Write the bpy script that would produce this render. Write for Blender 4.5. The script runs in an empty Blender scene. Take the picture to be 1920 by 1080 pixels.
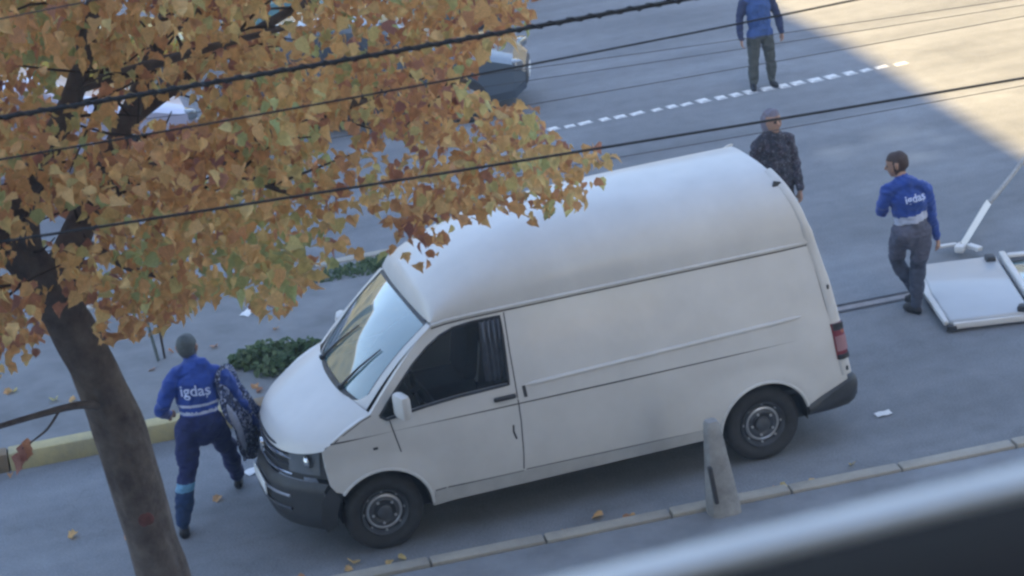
import bpy, bmesh, math, random
import numpy as np
from mathutils import Vector, Matrix, noise
from mathutils.geometry import delaunay_2d_cdt
from mathutils.bvhtree import BVHTree
PI = math.pi
random.seed(7)
scene = bpy.context.scene
C = scene.collection

# ------------------------------------------------------------------ camera, sky, sun, exposure
CAM = Vector((-2.36668, -17.25628, 8.52934))
RX = Vector((0.94977881, -0.29237904, -0.11151099))
UP = Vector((0.20086738, 0.29640156, 0.93370146))
FW = Vector((0.23994271, 0.90920878, -0.34024534))
cam = bpy.data.cameras.new('camera')
cam.sensor_width = 36.0
cam.lens = 36.0 * 4364.81 / 1920.0
cam.clip_start = 0.05
cam.clip_end = 2000
cam.dof.use_dof = True
cam.dof.focus_distance = 20.5
cam.dof.aperture_fstop = 7.0
camo = bpy.data.objects.new('camera', cam)
C.objects.link(camo)
m = Matrix.Identity(4)
for i in range(3):
    m[i][0], m[i][1], m[i][2], m[i][3] = RX[i], UP[i], -FW[i], CAM[i]
camo.matrix_world = m
scene.camera = camo

SUN_EL = math.radians(38)
SUN_DX = 0.091                      # light travels (SUN_DX, 1) on the ground
w = bpy.data.worlds.new('World')
scene.world = w
w.use_nodes = True
nt = w.node_tree
bg = nt.nodes['Background']
sky = nt.nodes.new('ShaderNodeTexSky')
sky.sky_type = 'NISHITA'
sky.sun_disc = False
sky.sun_elevation = SUN_EL
sky.sun_rotation = math.radians(180) + math.atan(SUN_DX)
sky.altitude = 50
sky.air_density = 1.0
sky.dust_density = 0.8
sky.ozone_density = 1.6
nt.links.new(sky.outputs[0], bg.inputs[0])
bg.inputs[1].default_value = 0.07
sun = bpy.data.lights.new('sun', 'SUN')
sun.energy = 3.2
sun.angle = math.radians(0.53)
sun.color = (1.0, 0.72, 0.30)
suno = bpy.data.objects.new('sun', sun)
C.objects.link(suno)
ld = Vector((SUN_DX, 1.0, -math.tan(SUN_EL) * math.hypot(SUN_DX, 1)))
suno.rotation_euler = ld.to_track_quat('-Z', 'Y').to_euler()
suno.location = (0, -60, 60)
scene.cycles.filter_width = 2.6
vs = scene.view_settings
vs.view_transform = 'Standard'
vs.look = 'None'
vs.gamma = 1.0
vs.use_curve_mapping = False
vs.exposure = 2.92

# ------------------------------------------------------------------ materials
def mat(name, col, rough=0.6, noise_amt=0.0, noise_scale=8.0, metal=0.0, spec=0.5, coat=0.0, bump=0.0, bump_scale=60.0,
        alpha=1.0, ior=1.45, col2=None, sheen=0.0, sss=0.0):
    M = bpy.data.materials.new(name)
    M.use_nodes = True
    n = M.node_tree
    b = n.nodes['Principled BSDF']
    b.inputs['Roughness'].default_value = rough
    b.inputs['Metallic'].default_value = metal
    b.inputs['Specular IOR Level'].default_value = spec
    b.inputs['Coat Weight'].default_value = coat
    b.inputs['Coat Roughness'].default_value = 0.06
    b.inputs['IOR'].default_value = ior
    b.inputs['Alpha'].default_value = alpha
    if sheen:
        b.inputs['Sheen Weight'].default_value = sheen
    b.inputs['Base Color'].default_value = (*col, 1)
    if noise_amt > 0 or col2:
        tc = n.nodes.new('ShaderNodeTexCoord')
        ns = n.nodes.new('ShaderNodeTexNoise')
        ns.inputs['Scale'].default_value = noise_scale
        ns.inputs['Detail'].default_value = 6
        ns.inputs['Roughness'].default_value = 0.65
        n.links.new(tc.outputs['Object'], ns.inputs['Vector'])
        mx = n.nodes.new('ShaderNodeMix')
        mx.data_type = 'RGBA'
        a = [max(0, c * (1 - noise_amt)) for c in col]
        c2 = col2 if col2 else [min(1, c * (1 + noise_amt)) for c in col]
        if col2:
            a = col
        mx.inputs[6].default_value = (*a, 1)
        mx.inputs[7].default_value = (*c2, 1)
        rp = n.nodes.new('ShaderNodeMapRange')
        rp.inputs[1].default_value = 0.3
        rp.inputs[2].default_value = 0.7
        n.links.new(ns.outputs[0], rp.inputs[0])
        n.links.new(rp.outputs[0], mx.inputs[0])
        n.links.new(mx.outputs[2], b.inputs['Base Color'])
    if bump > 0:
        tc = n.nodes.new('ShaderNodeTexCoord')
        n2 = n.nodes.new('ShaderNodeTexNoise')
        n2.inputs['Scale'].default_value = bump_scale
        n2.inputs['Detail'].default_value = 5
        n.links.new(tc.outputs['Object'], n2.inputs['Vector'])
        bp = n.nodes.new('ShaderNodeBump')
        bp.inputs['Strength'].default_value = bump
        bp.inputs['Distance'].default_value = 0.02
        n.links.new(n2.outputs[0], bp.inputs['Height'])
        n.links.new(bp.outputs[0], b.inputs['Normal'])
    return M

def road_mat():
    M = bpy.data.materials.new('asphalt')
    M.use_nodes = True
    n = M.node_tree
    L = n.links
    b = n.nodes['Principled BSDF']
    b.inputs['Roughness'].default_value = 0.82
    b.inputs['Specular IOR Level'].default_value = 0.35
    tc = n.nodes.new('ShaderNodeTexCoord')
    def nz(scale, detail, sc=(1, 1, 1)):
        mp = n.nodes.new('ShaderNodeMapping')
        mp.inputs['Scale'].default_value = sc
        L.new(tc.outputs['Object'], mp.inputs[0])
        t = n.nodes.new('ShaderNodeTexNoise')
        t.inputs['Scale'].default_value = scale
        t.inputs['Detail'].default_value = detail
        L.new(mp.outputs[0], t.inputs['Vector'])
        return t.outputs[0]
    def rng(s, a, bb, c, d):
        r = n.nodes.new('ShaderNodeMapRange')
        for k, v in zip(range(1, 5), (a, bb, c, d)):
            r.inputs[k].default_value = v
        L.new(s, r.inputs[0])
        return r.outputs[0]
    def mul(a, bb, op='MULTIPLY'):
        x = n.nodes.new('ShaderNodeMath')
        x.operation = op
        L.new(a, x.inputs[0])
        L.new(bb, x.inputs[1])
        return x.outputs[0]
    f = mul(rng(nz(0.35, 5), .3, .7, .82, 1.16), rng(nz(55, 4), .25, .75, .75, 1.25))
    f = mul(f, rng(nz(1.2, 5, (0.08, 1.1, 1)), .3, .7, .80, 1.14))       # wear along the lanes
    f = mul(f, rng(nz(4.5, 6), .32, .68, .92, 1.07))
    # hairline cracks
    mp = n.nodes.new('ShaderNodeMapping'); mp.inputs['Scale'].default_value = (.55, .8, 1); L.new(tc.outputs['Object'], mp.inputs[0])
    ad = n.nodes.new('ShaderNodeVectorMath'); ad.operation = 'ADD'; L.new(mp.outputs[0], ad.inputs[0])
    wn = n.nodes.new('ShaderNodeTexNoise'); wn.inputs['Scale'].default_value = 1.6; wn.inputs['Detail'].default_value = 6; L.new(tc.outputs['Object'], wn.inputs['Vector']); L.new(wn.outputs['Color'], ad.inputs[1])
    vo_ = n.nodes.new('ShaderNodeTexVoronoi'); vo_.feature = 'DISTANCE_TO_EDGE'; vo_.inputs['Scale'].default_value = .55; L.new(ad.outputs[0], vo_.inputs['Vector'])
    f = mul(f, rng(vo_.outputs['Distance'], .001, .008, .90, 1.0))
    # oil and tyre stains
    f = mul(f, rng(nz(1.1, 3, (.5, 1, 1)), .60, .74, 1.0, .80))
    # patch seam: voronoi cracks
    mx = n.nodes.new('ShaderNodeMix')
    mx.data_type = 'RGBA'
    mx.blend_type = 'MULTIPLY'
    mx.inputs[0].default_value = 1.0
    mx.inputs[6].default_value = (0.198, 0.207, 0.220, 1)
    L.new(f, mx.inputs[7])
    col = mx.outputs[2]
    # pale dusty stains
    for (cx, cy, rr, st) in ((8.49, 7.84, .42, .30), (9.42, 8.05, .55, .34), (9.2, 7.05, .34, .42), (9.75, 7.5, .30, .25), (8.9, 7.3, .9, .10)):
        vm = n.nodes.new('ShaderNodeVectorMath')
        vm.operation = 'DISTANCE'
        vm.inputs[1].default_value = (cx, cy, 0)
        L.new(tc.outputs['Object'], vm.inputs[0])
        d = mul(vm.outputs['Value'], rng(nz(3.0, 4), .2, .8, .6, 1.5))
        r = rng(d, rr * .15, rr, st, 0)
        m2 = n.nodes.new('ShaderNodeMix')
        m2.data_type = 'RGBA'
        L.new(r, m2.inputs[0])
        L.new(col, m2.inputs[6])
        m2.inputs[7].default_value = (0.42, 0.40, 0.37, 1)
        col = m2.outputs[2]
    L.new(col, b.inputs['Base Color'])
    bp = n.nodes.new('ShaderNodeBump')
    bp.inputs['Strength'].default_value = 0.35
    bp.inputs['Distance'].default_value = 0.01
    L.new(nz(120, 3), bp.inputs['Height'])
    L.new(bp.outputs[0], b.inputs['Normal'])
    return M

def worn_paint(name, col, cover=.52):
    """road paint worn through to the asphalt"""
    M = mat(name, col, 0.7)
    n = M.node_tree
    b = n.nodes['Principled BSDF']
    tc = n.nodes.new('ShaderNodeTexCoord')
    ns = n.nodes.new('ShaderNodeTexNoise')
    ns.inputs['Scale'].default_value = 9
    ns.inputs['Detail'].default_value = 8
    ns.inputs['Roughness'].default_value = .7
    n.links.new(tc.outputs['Object'], ns.inputs['Vector'])
    r = n.nodes.new('ShaderNodeMapRange')
    r.inputs[1].default_value = cover - .12
    r.inputs[2].default_value = cover + .08
    n.links.new(ns.outputs[0], r.inputs[0])
    mx = n.nodes.new('ShaderNodeMix')
    mx.data_type = 'RGBA'
    mx.inputs[6].default_value = (*col, 1)
    mx.inputs[7].default_value = (0.198, 0.207, 0.220, 1)
    n.links.new(r.outputs[0], mx.inputs[0])
    n.links.new(mx.outputs[2], b.inputs['Base Color'])
    return M

def leaf_mat(name, ramp):
    M = bpy.data.materials.new(name)
    M.use_nodes = True
    n = M.node_tree
    L = n.links
    b = n.nodes['Principled BSDF']
    b.inputs['Roughness'].default_value = 0.55
    b.inputs['Specular IOR Level'].default_value = 0.35
    at = n.nodes.new('ShaderNodeAttribute')
    at.attribute_name = 'tone'
    cr = n.nodes.new('ShaderNodeValToRGB')
    el = cr.color_ramp.elements
    while len(el) < len(ramp):
        el.new(0.5)
    for e, (p, c) in zip(el, ramp):
        e.position = p
        e.color = (*c, 1)
    L.new(at.outputs['Fac'], cr.inputs[0])
    tc = n.nodes.new('ShaderNodeTexCoord')
    ns = n.nodes.new('ShaderNodeTexNoise')
    ns.inputs['Scale'].default_value = 18
    L.new(tc.outputs['Object'], ns.inputs['Vector'])
    r = n.nodes.new('ShaderNodeMapRange')
    r.inputs[1].default_value = .3
    r.inputs[2].default_value = .7
    r.inputs[3].default_value = .72
    r.inputs[4].default_value = 1.25
    L.new(ns.outputs[0], r.inputs[0])
    mx = n.nodes.new('ShaderNodeMix')
    mx.data_type = 'RGBA'
    mx.blend_type = 'MULTIPLY'
    mx.inputs[0].default_value = 1
    L.new(cr.outputs[0], mx.inputs[6])
    L.new(r.outputs[0], mx.inputs[7])
    L.new(mx.outputs[2], b.inputs['Base Color'])
    tr = n.nodes.new('ShaderNodeBsdfTranslucent')
    L.new(mx.outputs[2], tr.inputs[0])
    ms = n.nodes.new('ShaderNodeMixShader')
    ms.inputs[0].default_value = 0.5
    L.new(b.outputs[0], ms.inputs[1])
    L.new(tr.outputs[0], ms.inputs[2])
    L.new(ms.outputs[0], n.nodes['Material Output'].inputs[0])
    return M

MT = {}
MT['road'] = road_mat()
MT['pave'] = mat('paving', (0.19, 0.195, 0.20), .85, .22, 2.2, bump=.2)
MT['pave2'] = mat('pavement_slab', (0.21, 0.22, 0.235), .85, .25, 1.6, bump=.2)
MT['kerb_y'] = mat('kerb_yellow', (0.52, 0.43, 0.20), .7, 0, 5, col2=(0.33, 0.29, 0.18), bump=.3, bump_scale=30)
MT['kerb_o'] = mat('kerb_bare', (0.26, 0.17, 0.09), .8, 0, 9, col2=(0.17, 0.14, 0.10), bump=.3, bump_scale=30)
MT['kerb_g'] = mat('kerb_grey', (0.42, 0.385, 0.32), .8, 0, 3, col2=(0.27, 0.255, 0.225), bump=.3, bump_scale=30)
MT['line'] = worn_paint('lane_paint', (0.78, 0.78, 0.76), .58)
MT['line_w'] = worn_paint('lane_paint_worn', (0.36, 0.36, 0.36), .50)
MT['van'] = mat('van_paint', (0.585, 0.575, 0.555), .42, .08, 1.7, coat=.18)
MT['van_dirty'] = mat('van_paint_sill', (0.44, 0.435, 0.42), .42, .10, 5, coat=.25)
MT['black'] = mat('black_plastic', (0.034, 0.036, 0.040), .5, .2, 12)
MT['dark'] = mat('dark_interior', (0.016, 0.017, 0.020), .8)
MT['seatm'] = mat('seat_cloth', (0.05, 0.052, 0.06), .9, .2, 30)
MT['gap'] = mat('panel_gap', (0.05, 0.05, 0.055), .8)
MT['glass'] = mat('side_glass', (0.014, 0.017, 0.022), .04, ior=1.5, alpha=.4)
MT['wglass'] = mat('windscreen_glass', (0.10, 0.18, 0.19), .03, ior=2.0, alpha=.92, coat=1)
MT['rubber'] = mat('tyre_rubber', (0.032, 0.032, 0.034), .82, .25, 14, bump=.2, bump_scale=90)
MT['rim'] = mat('steel_rim', (0.075, 0.08, 0.09), .45, .2, 15, metal=.3)
MT['silver'] = mat('silver_ring', (0.45, 0.46, 0.48), .35, .1, 10, metal=.6)
MT['chrome'] = mat('bright_trim', (0.62, 0.64, 0.66), .18, metal=.9)
MT['lens'] = mat('headlight_lens', (0.13, 0.145, 0.16), .12, coat=1, spec=.8)
MT['red'] = mat('tail_lens', (0.20, 0.03, 0.04), .15, coat=1)
MT['pinkl'] = mat('tail_lens_pale', (0.36, 0.19, 0.20), .15, coat=1)
MT['bark'] = mat('bark', (0.165, 0.14, 0.125), .9, 0, 7, col2=(0.06, 0.047, 0.047), bump=1, bump_scale=11)
MT['twig'] = mat('twig_bark', (0.045, 0.032, 0.026), .9, .3, 20)
MT['cable'] = mat('cable_sheath', (0.018, 0.017, 0.018), .55, .2, 30)
MT['cable2'] = mat('thin_wire', (0.06, 0.055, 0.055), .5, .2, 30)
MT['conc'] = mat('post_concrete', (0.29, 0.285, 0.275), .8, .3, 6, bump=.3, bump_scale=40)
MT['rail'] = mat('rail_timber', (0.012, 0.0075, 0.006), .6, .25, 10, spec=.06)
MT['wall'] = mat('facade_render', (0.52, 0.49, 0.45), .9, .12, .8)
MT['steel'] = mat('drain_steel', (0.20, 0.18, 0.18), .5, .3, 10)
MT['paper'] = mat('scrap_paper', (0.75, 0.75, 0.74), .8, .05, 20)
MT['grass'] = leaf_mat('grass_blades', [(0, (0.07, 0.12, 0.055)), (.5, (0.12, 0.18, 0.085)), (1, (0.20, 0.24, 0.12))])
MT['leaf'] = leaf_mat('autumn_leaf', [(0, (0.38, 0.19, 0.16)), (.2, (0.54, 0.26, 0.14)), (.42, (0.72, 0.43, 0.185)),
                                      (.66, (0.78, 0.54, 0.24)), (.84, (0.66, 0.56, 0.24)), (1, (0.46, 0.52, 0.24))])

# ------------------------------------------------------------------ helpers
def link(name, me, m=None, parent=None):
    o = bpy.data.objects.new(name, me)
    C.objects.link(o)
    if m is not None:
        for q in (m if isinstance(m, (list, tuple)) else [m]):
            me.materials.append(q)
    if parent:
        o.parent = parent
    return o

def meshobj(name, V, F, m=None, parent=None, smooth=True, origin=None):
    me = bpy.data.meshes.new(name)
    if origin:
        V = [(v[0] - origin[0], v[1] - origin[1], v[2] - origin[2]) for v in V]
    me.from_pydata([tuple(v) for v in V], [], F)
    me.validate()
    if smooth:
        me.shade_smooth()
    o = link(name, me, m, parent)
    if origin:
        o.location = origin
    return o

def empty(name, loc=(0, 0, 0), parent=None):
    o = bpy.data.objects.new(name, None)
    o.location = loc
    o.empty_display_size = .2
    C.objects.link(o)
    if parent:
        o.parent = parent
    return o

def tag(o, label=None, cat=None, group=None, kind=None):
    if label: o['label'] = label
    if cat: o['category'] = cat
    if group: o['group'] = group
    if kind: o['kind'] = kind
    return o

class MB:
    """collects shapes for one mesh"""
    def __init__(s):
        s.V, s.F, s.M = [], [], []
    def add(s, V, F, mi=0):
        k = len(s.V)
        s.V += [tuple(v) for v in V]
        s.F += [tuple(i + k for i in f) for f in F]
        s.M += [mi] * len(F)
    def box(s, c, d, rot=None, mi=0):
        x, y, z = [q / 2 for q in d]
        V = [Vector((a * x, b * y, e * z)) for a in (-1, 1) for b in (-1, 1) for e in (-1, 1)]
        if rot is not None:
            V = [rot @ v for v in V]
        V = [v + Vector(c) for v in V]
        s.add(V, [(0, 1, 3, 2), (4, 6, 7, 5), (0, 4, 5, 1), (2, 3, 7, 6), (0, 2, 6, 4), (1, 5, 7, 3)], mi)
    def bbox(s, c, d, r=.02, rot=None, mi=0):
        """box with chamfered edges"""
        bm = bmesh.new()
        bmesh.ops.create_cube(bm, size=1)
        for v in bm.verts:
            v.co = Vector((v.co.x * d[0], v.co.y * d[1], v.co.z * d[2]))
        bmesh.ops.bevel(bm, geom=bm.edges[:], offset=r, segments=2, affect='EDGES', profile=.5)
        bm.verts.index_update()
        V = [(rot @ v.co if rot is not None else v.co.copy()) + Vector(c) for v in bm.verts]
        s.add(V, [[v.index for v in f.verts] for f in bm.faces], mi)
        bm.free()
    def tube(s, pts, r, n=10, caps=True, mi=0, flat=1.0, ref=None):
        pts = [Vector(p) for p in pts]
        rs = r if isinstance(r, (list, tuple)) else [r] * len(pts)
        V, F = [], []
        prev = None
        for i, p in enumerate(pts):
            t = (pts[min(i + 1, len(pts) - 1)] - pts[max(i - 1, 0)]).normalized()
            if prev is None:
                a = Vector(ref) if ref else (Vector((0, 0, 1)) if abs(t.z) < .9 else Vector((1, 0, 0)))
            else:
                a = prev
            a = (a - t * a.dot(t)).normalized()
            prev = a
            b = t.cross(a)
            for k in range(n):
                th = 2 * PI * k / n
                V.append(p + a * math.cos(th) * rs[i] + b * math.sin(th) * rs[i] * flat)
        for i in range(len(pts) - 1):
            for k in range(n):
                q = (k + 1) % n
                F.append((i * n + k, i * n + q, (i + 1) * n + q, (i + 1) * n + k))
        if caps:
            F.append(tuple(range(n - 1, -1, -1)))
            F.append(tuple((len(pts) - 1) * n + k for k in range(n)))
        s.add(V, F, mi)
    def grid(s, fn, us, vs, mi=0, flip=False):
        V = [fn(u, v) for u in us for v in vs]
        n = len(vs)
        F = []
        for i in range(len(us) - 1):
            for j in range(n - 1):
                f = (i * n + j, (i + 1) * n + j, (i + 1) * n + j + 1, i * n + j + 1)
                F.append(f[::-1] if flip else f)
        s.add(V, F, mi)
    def lathe(s, prof, n=32, axis='y', c=(0, 0, 0), mi=0):
        """prof: list of (r, h) closed or open along the axis"""
        V, F = [], []
        for (r, h) in prof:
            for k in range(n):
                th = 2 * PI * k / n
                a, b = r * math.cos(th), r * math.sin(th)
                V.append({'y': (c[0] + a, c[1] + h, c[2] + b), 'z': (c[0] + a, c[1] + b, c[2] + h), 'x': (c[0] + h, c[1] + a, c[2] + b)}[axis])
        for i in range(len(prof) - 1):
            for k in range(n):
                q = (k + 1) % n
                F.append((i * n + k, i * n + q, (i + 1) * n + q, (i + 1) * n + k))
        s.add(V, F, mi)
    def build(s, name, m, parent=None, smooth=True, origin=None, angle=None):
        V = s.V
        if origin:
            V = [(v[0] - origin[0], v[1] - origin[1], v[2] - origin[2]) for v in V]
        me = bpy.data.meshes.new(name)
        me.from_pydata(V, [], s.F)
        for q in (m if isinstance(m, (list, tuple)) else [m]):
            me.materials.append(q)
        me.polygons.foreach_set('material_index', s.M)
        bm = bmesh.new()
        bm.from_mesh(me)
        bmesh.ops.recalc_face_normals(bm, faces=bm.faces)
        bm.to_mesh(me)
        bm.free()
        if smooth:
            me.shade_smooth()
            me.set_sharp_from_angle(angle=math.radians(angle or 40))
        o = bpy.data.objects.new(name, me)
        C.objects.link(o)
        if parent: o.parent = parent
        if origin: o.location = origin
        return o

def lin(a, b, n):
    return [a + (b - a) * i / (n - 1) for i in range(n)]

def pip(x, y, P):
    ins = False
    j = len(P) - 1
    for i in range(len(P)):
        xi, yi = P[i]
        xj, yj = P[j]
        if (yi > y) != (yj > y) and x < (xj - xi) * (y - yi) / (yj - yi) + xi:
            ins = not ins
        j = i
    return ins

def dense(P, step, closed=True):
    out = []
    n = len(P)
    for i in range(n if closed else n - 1):
        a, b = P[i], P[(i + 1) % n]
        k = max(1, int(math.dist(a, b) / step))
        for j in range(k):
            t = j / k
            out.append((a[0] + (b[0] - a[0]) * t, a[1] + (b[1] - a[1]) * t))
    if not closed:
        out.append(P[-1])
    return out

def cdt_fill(outline, holes=(), step=.06):
    """triangulates a flat outline with holes; returns 2d points and triangles"""
    loops = [dense(outline, step)] + [dense(h, step) for h in holes]
    pts, edges = [], []
    for L in loops:
        k = len(pts)
        pts += L
        edges += [(k + i, k + (i + 1) % len(L)) for i in range(len(L))]
    xs = [p[0] for p in outline]
    ys = [p[1] for p in outline]
    x = min(xs) + step * .5
    while x < max(xs):
        y = min(ys) + step * .5
        while y < max(ys):
            if pip(x, y, loops[0]) and not any(pip(x, y, h) for h in loops[1:]):
                if min(abs(x - p[0]) + abs(y - p[1]) for p in pts[:sum(len(l) for l in loops)]) > step * .5:
                    pts.append((x, y))
            y += step
        x += step
    r = delaunay_2d_cdt([Vector(p) for p in pts], edges, [], 0, 1e-6)
    V2 = [(v.x, v.y) for v in r[0]]
    F = []
    for f in r[2]:
        cx = sum(V2[i][0] for i in f) / 3
        cy = sum(V2[i][1] for i in f) / 3
        if pip(cx, cy, loops[0]) and not any(pip(cx, cy, h) for h in loops[1:]):
            F.append(tuple(f))
    return V2, F

# ------------------------------------------------------------------ the setting
def kerb_y(x): return 3.38 - .06 * x
def near_y(x): return -.36 - .077 * x
def far_y(x): return 7.3 - .05 * x
def lane_y(x): return 11.17 - .022 * x

b = MB()
b.grid(lambda u, v: (u, v, 0), lin(-150, 150, 31), lin(-60, 240, 31))
tag(b.build('road', MT['road']), kind='structure', label='grey worn asphalt road in the shade of a building')

# traffic island: paved top behind the yellow kerb
isl = [(x, kerb_y(x) + .19) for x in lin(-14, 5.0, 20)]
nose = [(5.0 + .9 * math.sin(a), 5.05 + (1.85) * -math.cos(a)) for a in lin(.2, PI - .2, 9)]
isl2 = isl + nose + [(x, far_y(x) - .14) for x in lin(5.0, -14, 20)]
V2, F = cdt_fill(isl2, (), .5)
top = [(x, y, .15) for x, y in V2]
n0 = len(isl2)
b = MB()
b.add(top, F)
lo = dense(isl2, .5)
V, FF = [], []
for (x, y) in lo:
    V += [(x, y, .15), (x, y, -.02)]
for i in range(len(lo)):
    j = (i + 1) % len(lo)
    FF.append((2 * i, 2 * j, 2 * j + 1, 2 * i + 1))
b.add(V, FF)
island = tag(b.build('traffic_island', MT['pave'], smooth=False), kind='structure', label='grey paved traffic island behind the yellow kerb')

# kerb of separate stones
kerb = tag(empty('kerb', (0, 0, 0)), kind='structure', label='yellow painted kerb of long stones along the island')
def kerb_stone(x0, x1, yf, wdt, z0, z1, m, parent, name='kerb_stone', bev=.022):
    c = Vector(((x0 + x1) / 2, (yf((x0 + x1) / 2)) + wdt / 2, (z0 + z1) / 2))
    ang = math.atan2(yf(x1) - yf(x0), x1 - x0)
    k = MB()
    k.bbox((0, 0, 0), (abs(x1 - x0) - .007, wdt, z1 - z0), bev)
    o = k.build(name, m, parent)
    o.location = c + Vector((0, random.uniform(-.006, .006), random.uniform(-.004, .004)))
    o.rotation_euler = (random.uniform(-.012, .012), random.uniform(-.004, .004), ang + random.uniform(-.006, .006))
    return o
xs = [-14, -12.9, -11.8, -10.7, -9.6, -8.5, -7.4, -6.3, -5.2, -4.1, -3.0, -1.93, -.82, .28, .72, 1.8, 2.9, 4.0, 5.0]
for i in range(len(xs) - 1):
    mm = MT['kerb_y']
    if i in (3, 10, 13): mm = MT['kerb_o']
    kerb_stone(xs[i], xs[i + 1], kerb_y, .20, -.03, .185, mm, kerb)
for i in range(18):
    x0 = -14 + i * 1.055
    kerb_stone(x0, x0 + 1.055, lambda x: far_y(x) - .15, .15, -.03, .17, MT['kerb_g'], kerb)
# rounded nose stones at the end of the island
for a0, a1 in zip(lin(.2, PI - .2, 8)[:-1], lin(.2, PI - .2, 8)[1:]):
    p0 = Vector((5.0 + 1.0 * math.sin(a0), 5.05 - 1.95 * math.cos(a0), .06))
    p1 = Vector((5.0 + 1.0 * math.sin(a1), 5.05 - 1.95 * math.cos(a1), .06))
    k = MB()
    k.bbox((0, 0, 0), ((p1 - p0).length - .01, .16, .17), .022)
    o = k.build('kerb_stone', MT['kerb_y'], kerb)
    o.location = (p0 + p1) / 2
    o.rotation_euler = (0, 0, math.atan2(p1.y - p0.y, p1.x - p0.x))

# steel strip set in the road, in line with the kerb
def strip_sheet(mb, x0, x1, yf, dy0, dy1, z, n=40):
    mb.grid(lambda u, v: (u, yf(u) + v, z), lin(x0, x1, n), [dy0, dy1])
ds = tag(empty('road_joint', (6.5, kerb_y(6.5), 0)), kind='structure', label='steel joint strip with two dark gaps across the road surface')
b = MB(); strip_sheet(b, 5.4, 7.55, kerb_y, -.055, .055, .004)
b.build('steel_strip', MT['steel'], ds).matrix_parent_inverse = Matrix.Translation((-6.5, -kerb_y(6.5), 0))
for d in (-.085, .085):
    b = MB(); strip_sheet(b, 5.4, 7.55, kerb_y, d - .022, d + .022, .008)
    b.build('joint_gap', MT['gap'], ds).matrix_parent_inverse = Matrix.Translation((-6.5, -kerb_y(6.5), 0))

# painted lane marks
b = MB()
x = 5.6
for k in range(60):
    x0 = -30 + k * .36
    if 4.5 < x0: break
x = -22
lm = tag(empty('lane_marking', (0, 0, 0)), kind='structure', label='white dotted lane line across the far carriageway')
sq = MB(); sq.grid(lambda u, v: (u, v, 0), [-.09, .09], [-.075, .075])
first = None
x = 5.7
while x < 11.0:
    ln = random.uniform(.13, .20)
    if first is None:
        first = sq.build('dash', MT['line'], lm)
        o = first
    else:
        o = first.copy(); C.objects.link(o); o.parent = lm
    o.location = (x, lane_y(x) + random.uniform(-.012, .012), .004)
    o.scale = (ln / .18, random.uniform(.85, 1.1) * (1.35 if 8.0 < x < 10.2 else .95), 1)
    o.rotation_euler = (0, 0, .10 + random.uniform(-.14, .14))
    x += ln + random.uniform(.05, .085)
b = MB(); strip_sheet(b, 8.6, 14, lambda x: -.15 - .077 * (x - 8.6) + .55, -.05, .05, .004)
tag(b.build('lane_marking', MT['line_w']), kind='structure', label='faint worn lane line on the near carriageway')

# near pavement with a pale kerb
pv = MB()
pv.grid(lambda u, v: (u, near_y(u) - .17 + (-16 - near_y(u)) * v, .085), lin(-60, 60, 25), lin(0, 1, 5))
tag(pv.build('pavement', MT['pave2']), kind='structure', label='grey pavement along the near side of the road')
kerb2 = tag(empty('kerb', (0, 0, 0)), kind='structure', label='pale grey kerb along the near pavement')
x = -6.0
while x < 12:
    ln = random.uniform(.95, 1.1)
    kerb_stone(x, x + ln, lambda q: near_y(q) - .15, .15, -.05, .115 + random.uniform(-.006, .006), MT['kerb_g'], kerb2)
    x += ln

# the building the camera looks out of; its corner throws the shade edge
H = 35.0
bld = tag(empty('apartment_building', (0, -17.9, 0)), 'plain rendered apartment building with rows of windows behind the balcony', 'building')
def inb(o):
    o.matrix_parent_inverse = Matrix.Translation((0, 17.9, 0)); return o
X1 = 6.76
b = MB(); b.box(((X1 - 34) / 2, -25, H / 2), (X1 + 34, 14.2, H)); inb(b.build('wall', MT['wall'], bld, smooth=False))
b = MB(); b.box(((X1 - 34) / 2, -17.0, 6.9), (9, 1.9, .18), None); sl = b.build('balcony_slab', MT['conc'], bld, smooth=False); sl.matrix_parent_inverse = Matrix.Translation((0, 17.9, 0)); sl.location = (11.5, 0, 0)
nb = tag(empty('sky_blocker_building', (36.6, -25, 0)), 'plain rendered unseen building across the gap, added to block open sky', 'building')  # unseen block, added to cut the open sky lighting the van's flank
b = MB(); b.box((0, 0, 16), (46, 14, 32)); b.build('wall', MT['wall'], nb, smooth=False)
for fx, fw, fh, fc, fl_ in ((-26, 30, 13, (.07, .08, .075), 'unseen grey rendered building far across the road, added for reflections'), (6, 30, 11, (.09, .10, .095), 'unseen low grey green building far across the road, added for reflections'), (40, 34, 15, (.07, .075, .07), 'unseen tall dark building far across the road, added for reflections')):  # out-of-view row, added for the windscreen to reflect
    fb = tag(empty('reflected_building', (fx, 56, 0)), fl_, 'building', 'unseen buildings added for reflections')
    b = MB(); b.box((0, 0, fh / 2), (fw, 12, fh)); b.build('wall', mat('far_render', fc, .9, .1, .6), fb, smooth=False)
    b = MB(); b.box((0, 0, fh + .15), (fw + .6, 12.6, .3)); b.build('roof', MT['conc'], fb, smooth=False)
    f0 = None
    for r_ in range(int(fh // 3.2)):
        for c_ in range(int(fw // 3)):
            if f0 is None:
                b = MB(); b.box((0, 0, 0), (1.4, .12, 1.5)); f0 = b.build('window', MT['glass'], fb, smooth=False); o = f0
            else:
                o = f0.copy(); C.objects.link(o); o.parent = fb
            o.location = (-fw / 2 + 1.6 + c_ * 3, -6.02, 1.9 + r_ * 3.1)
wf = MB(); wf.box((0, 0, 0), (1.5, .1, 1.5)); wp = MB(); wp.box((0, .055, 0), (1.34, .02, 1.34))
w0 = p0_ = None
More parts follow.
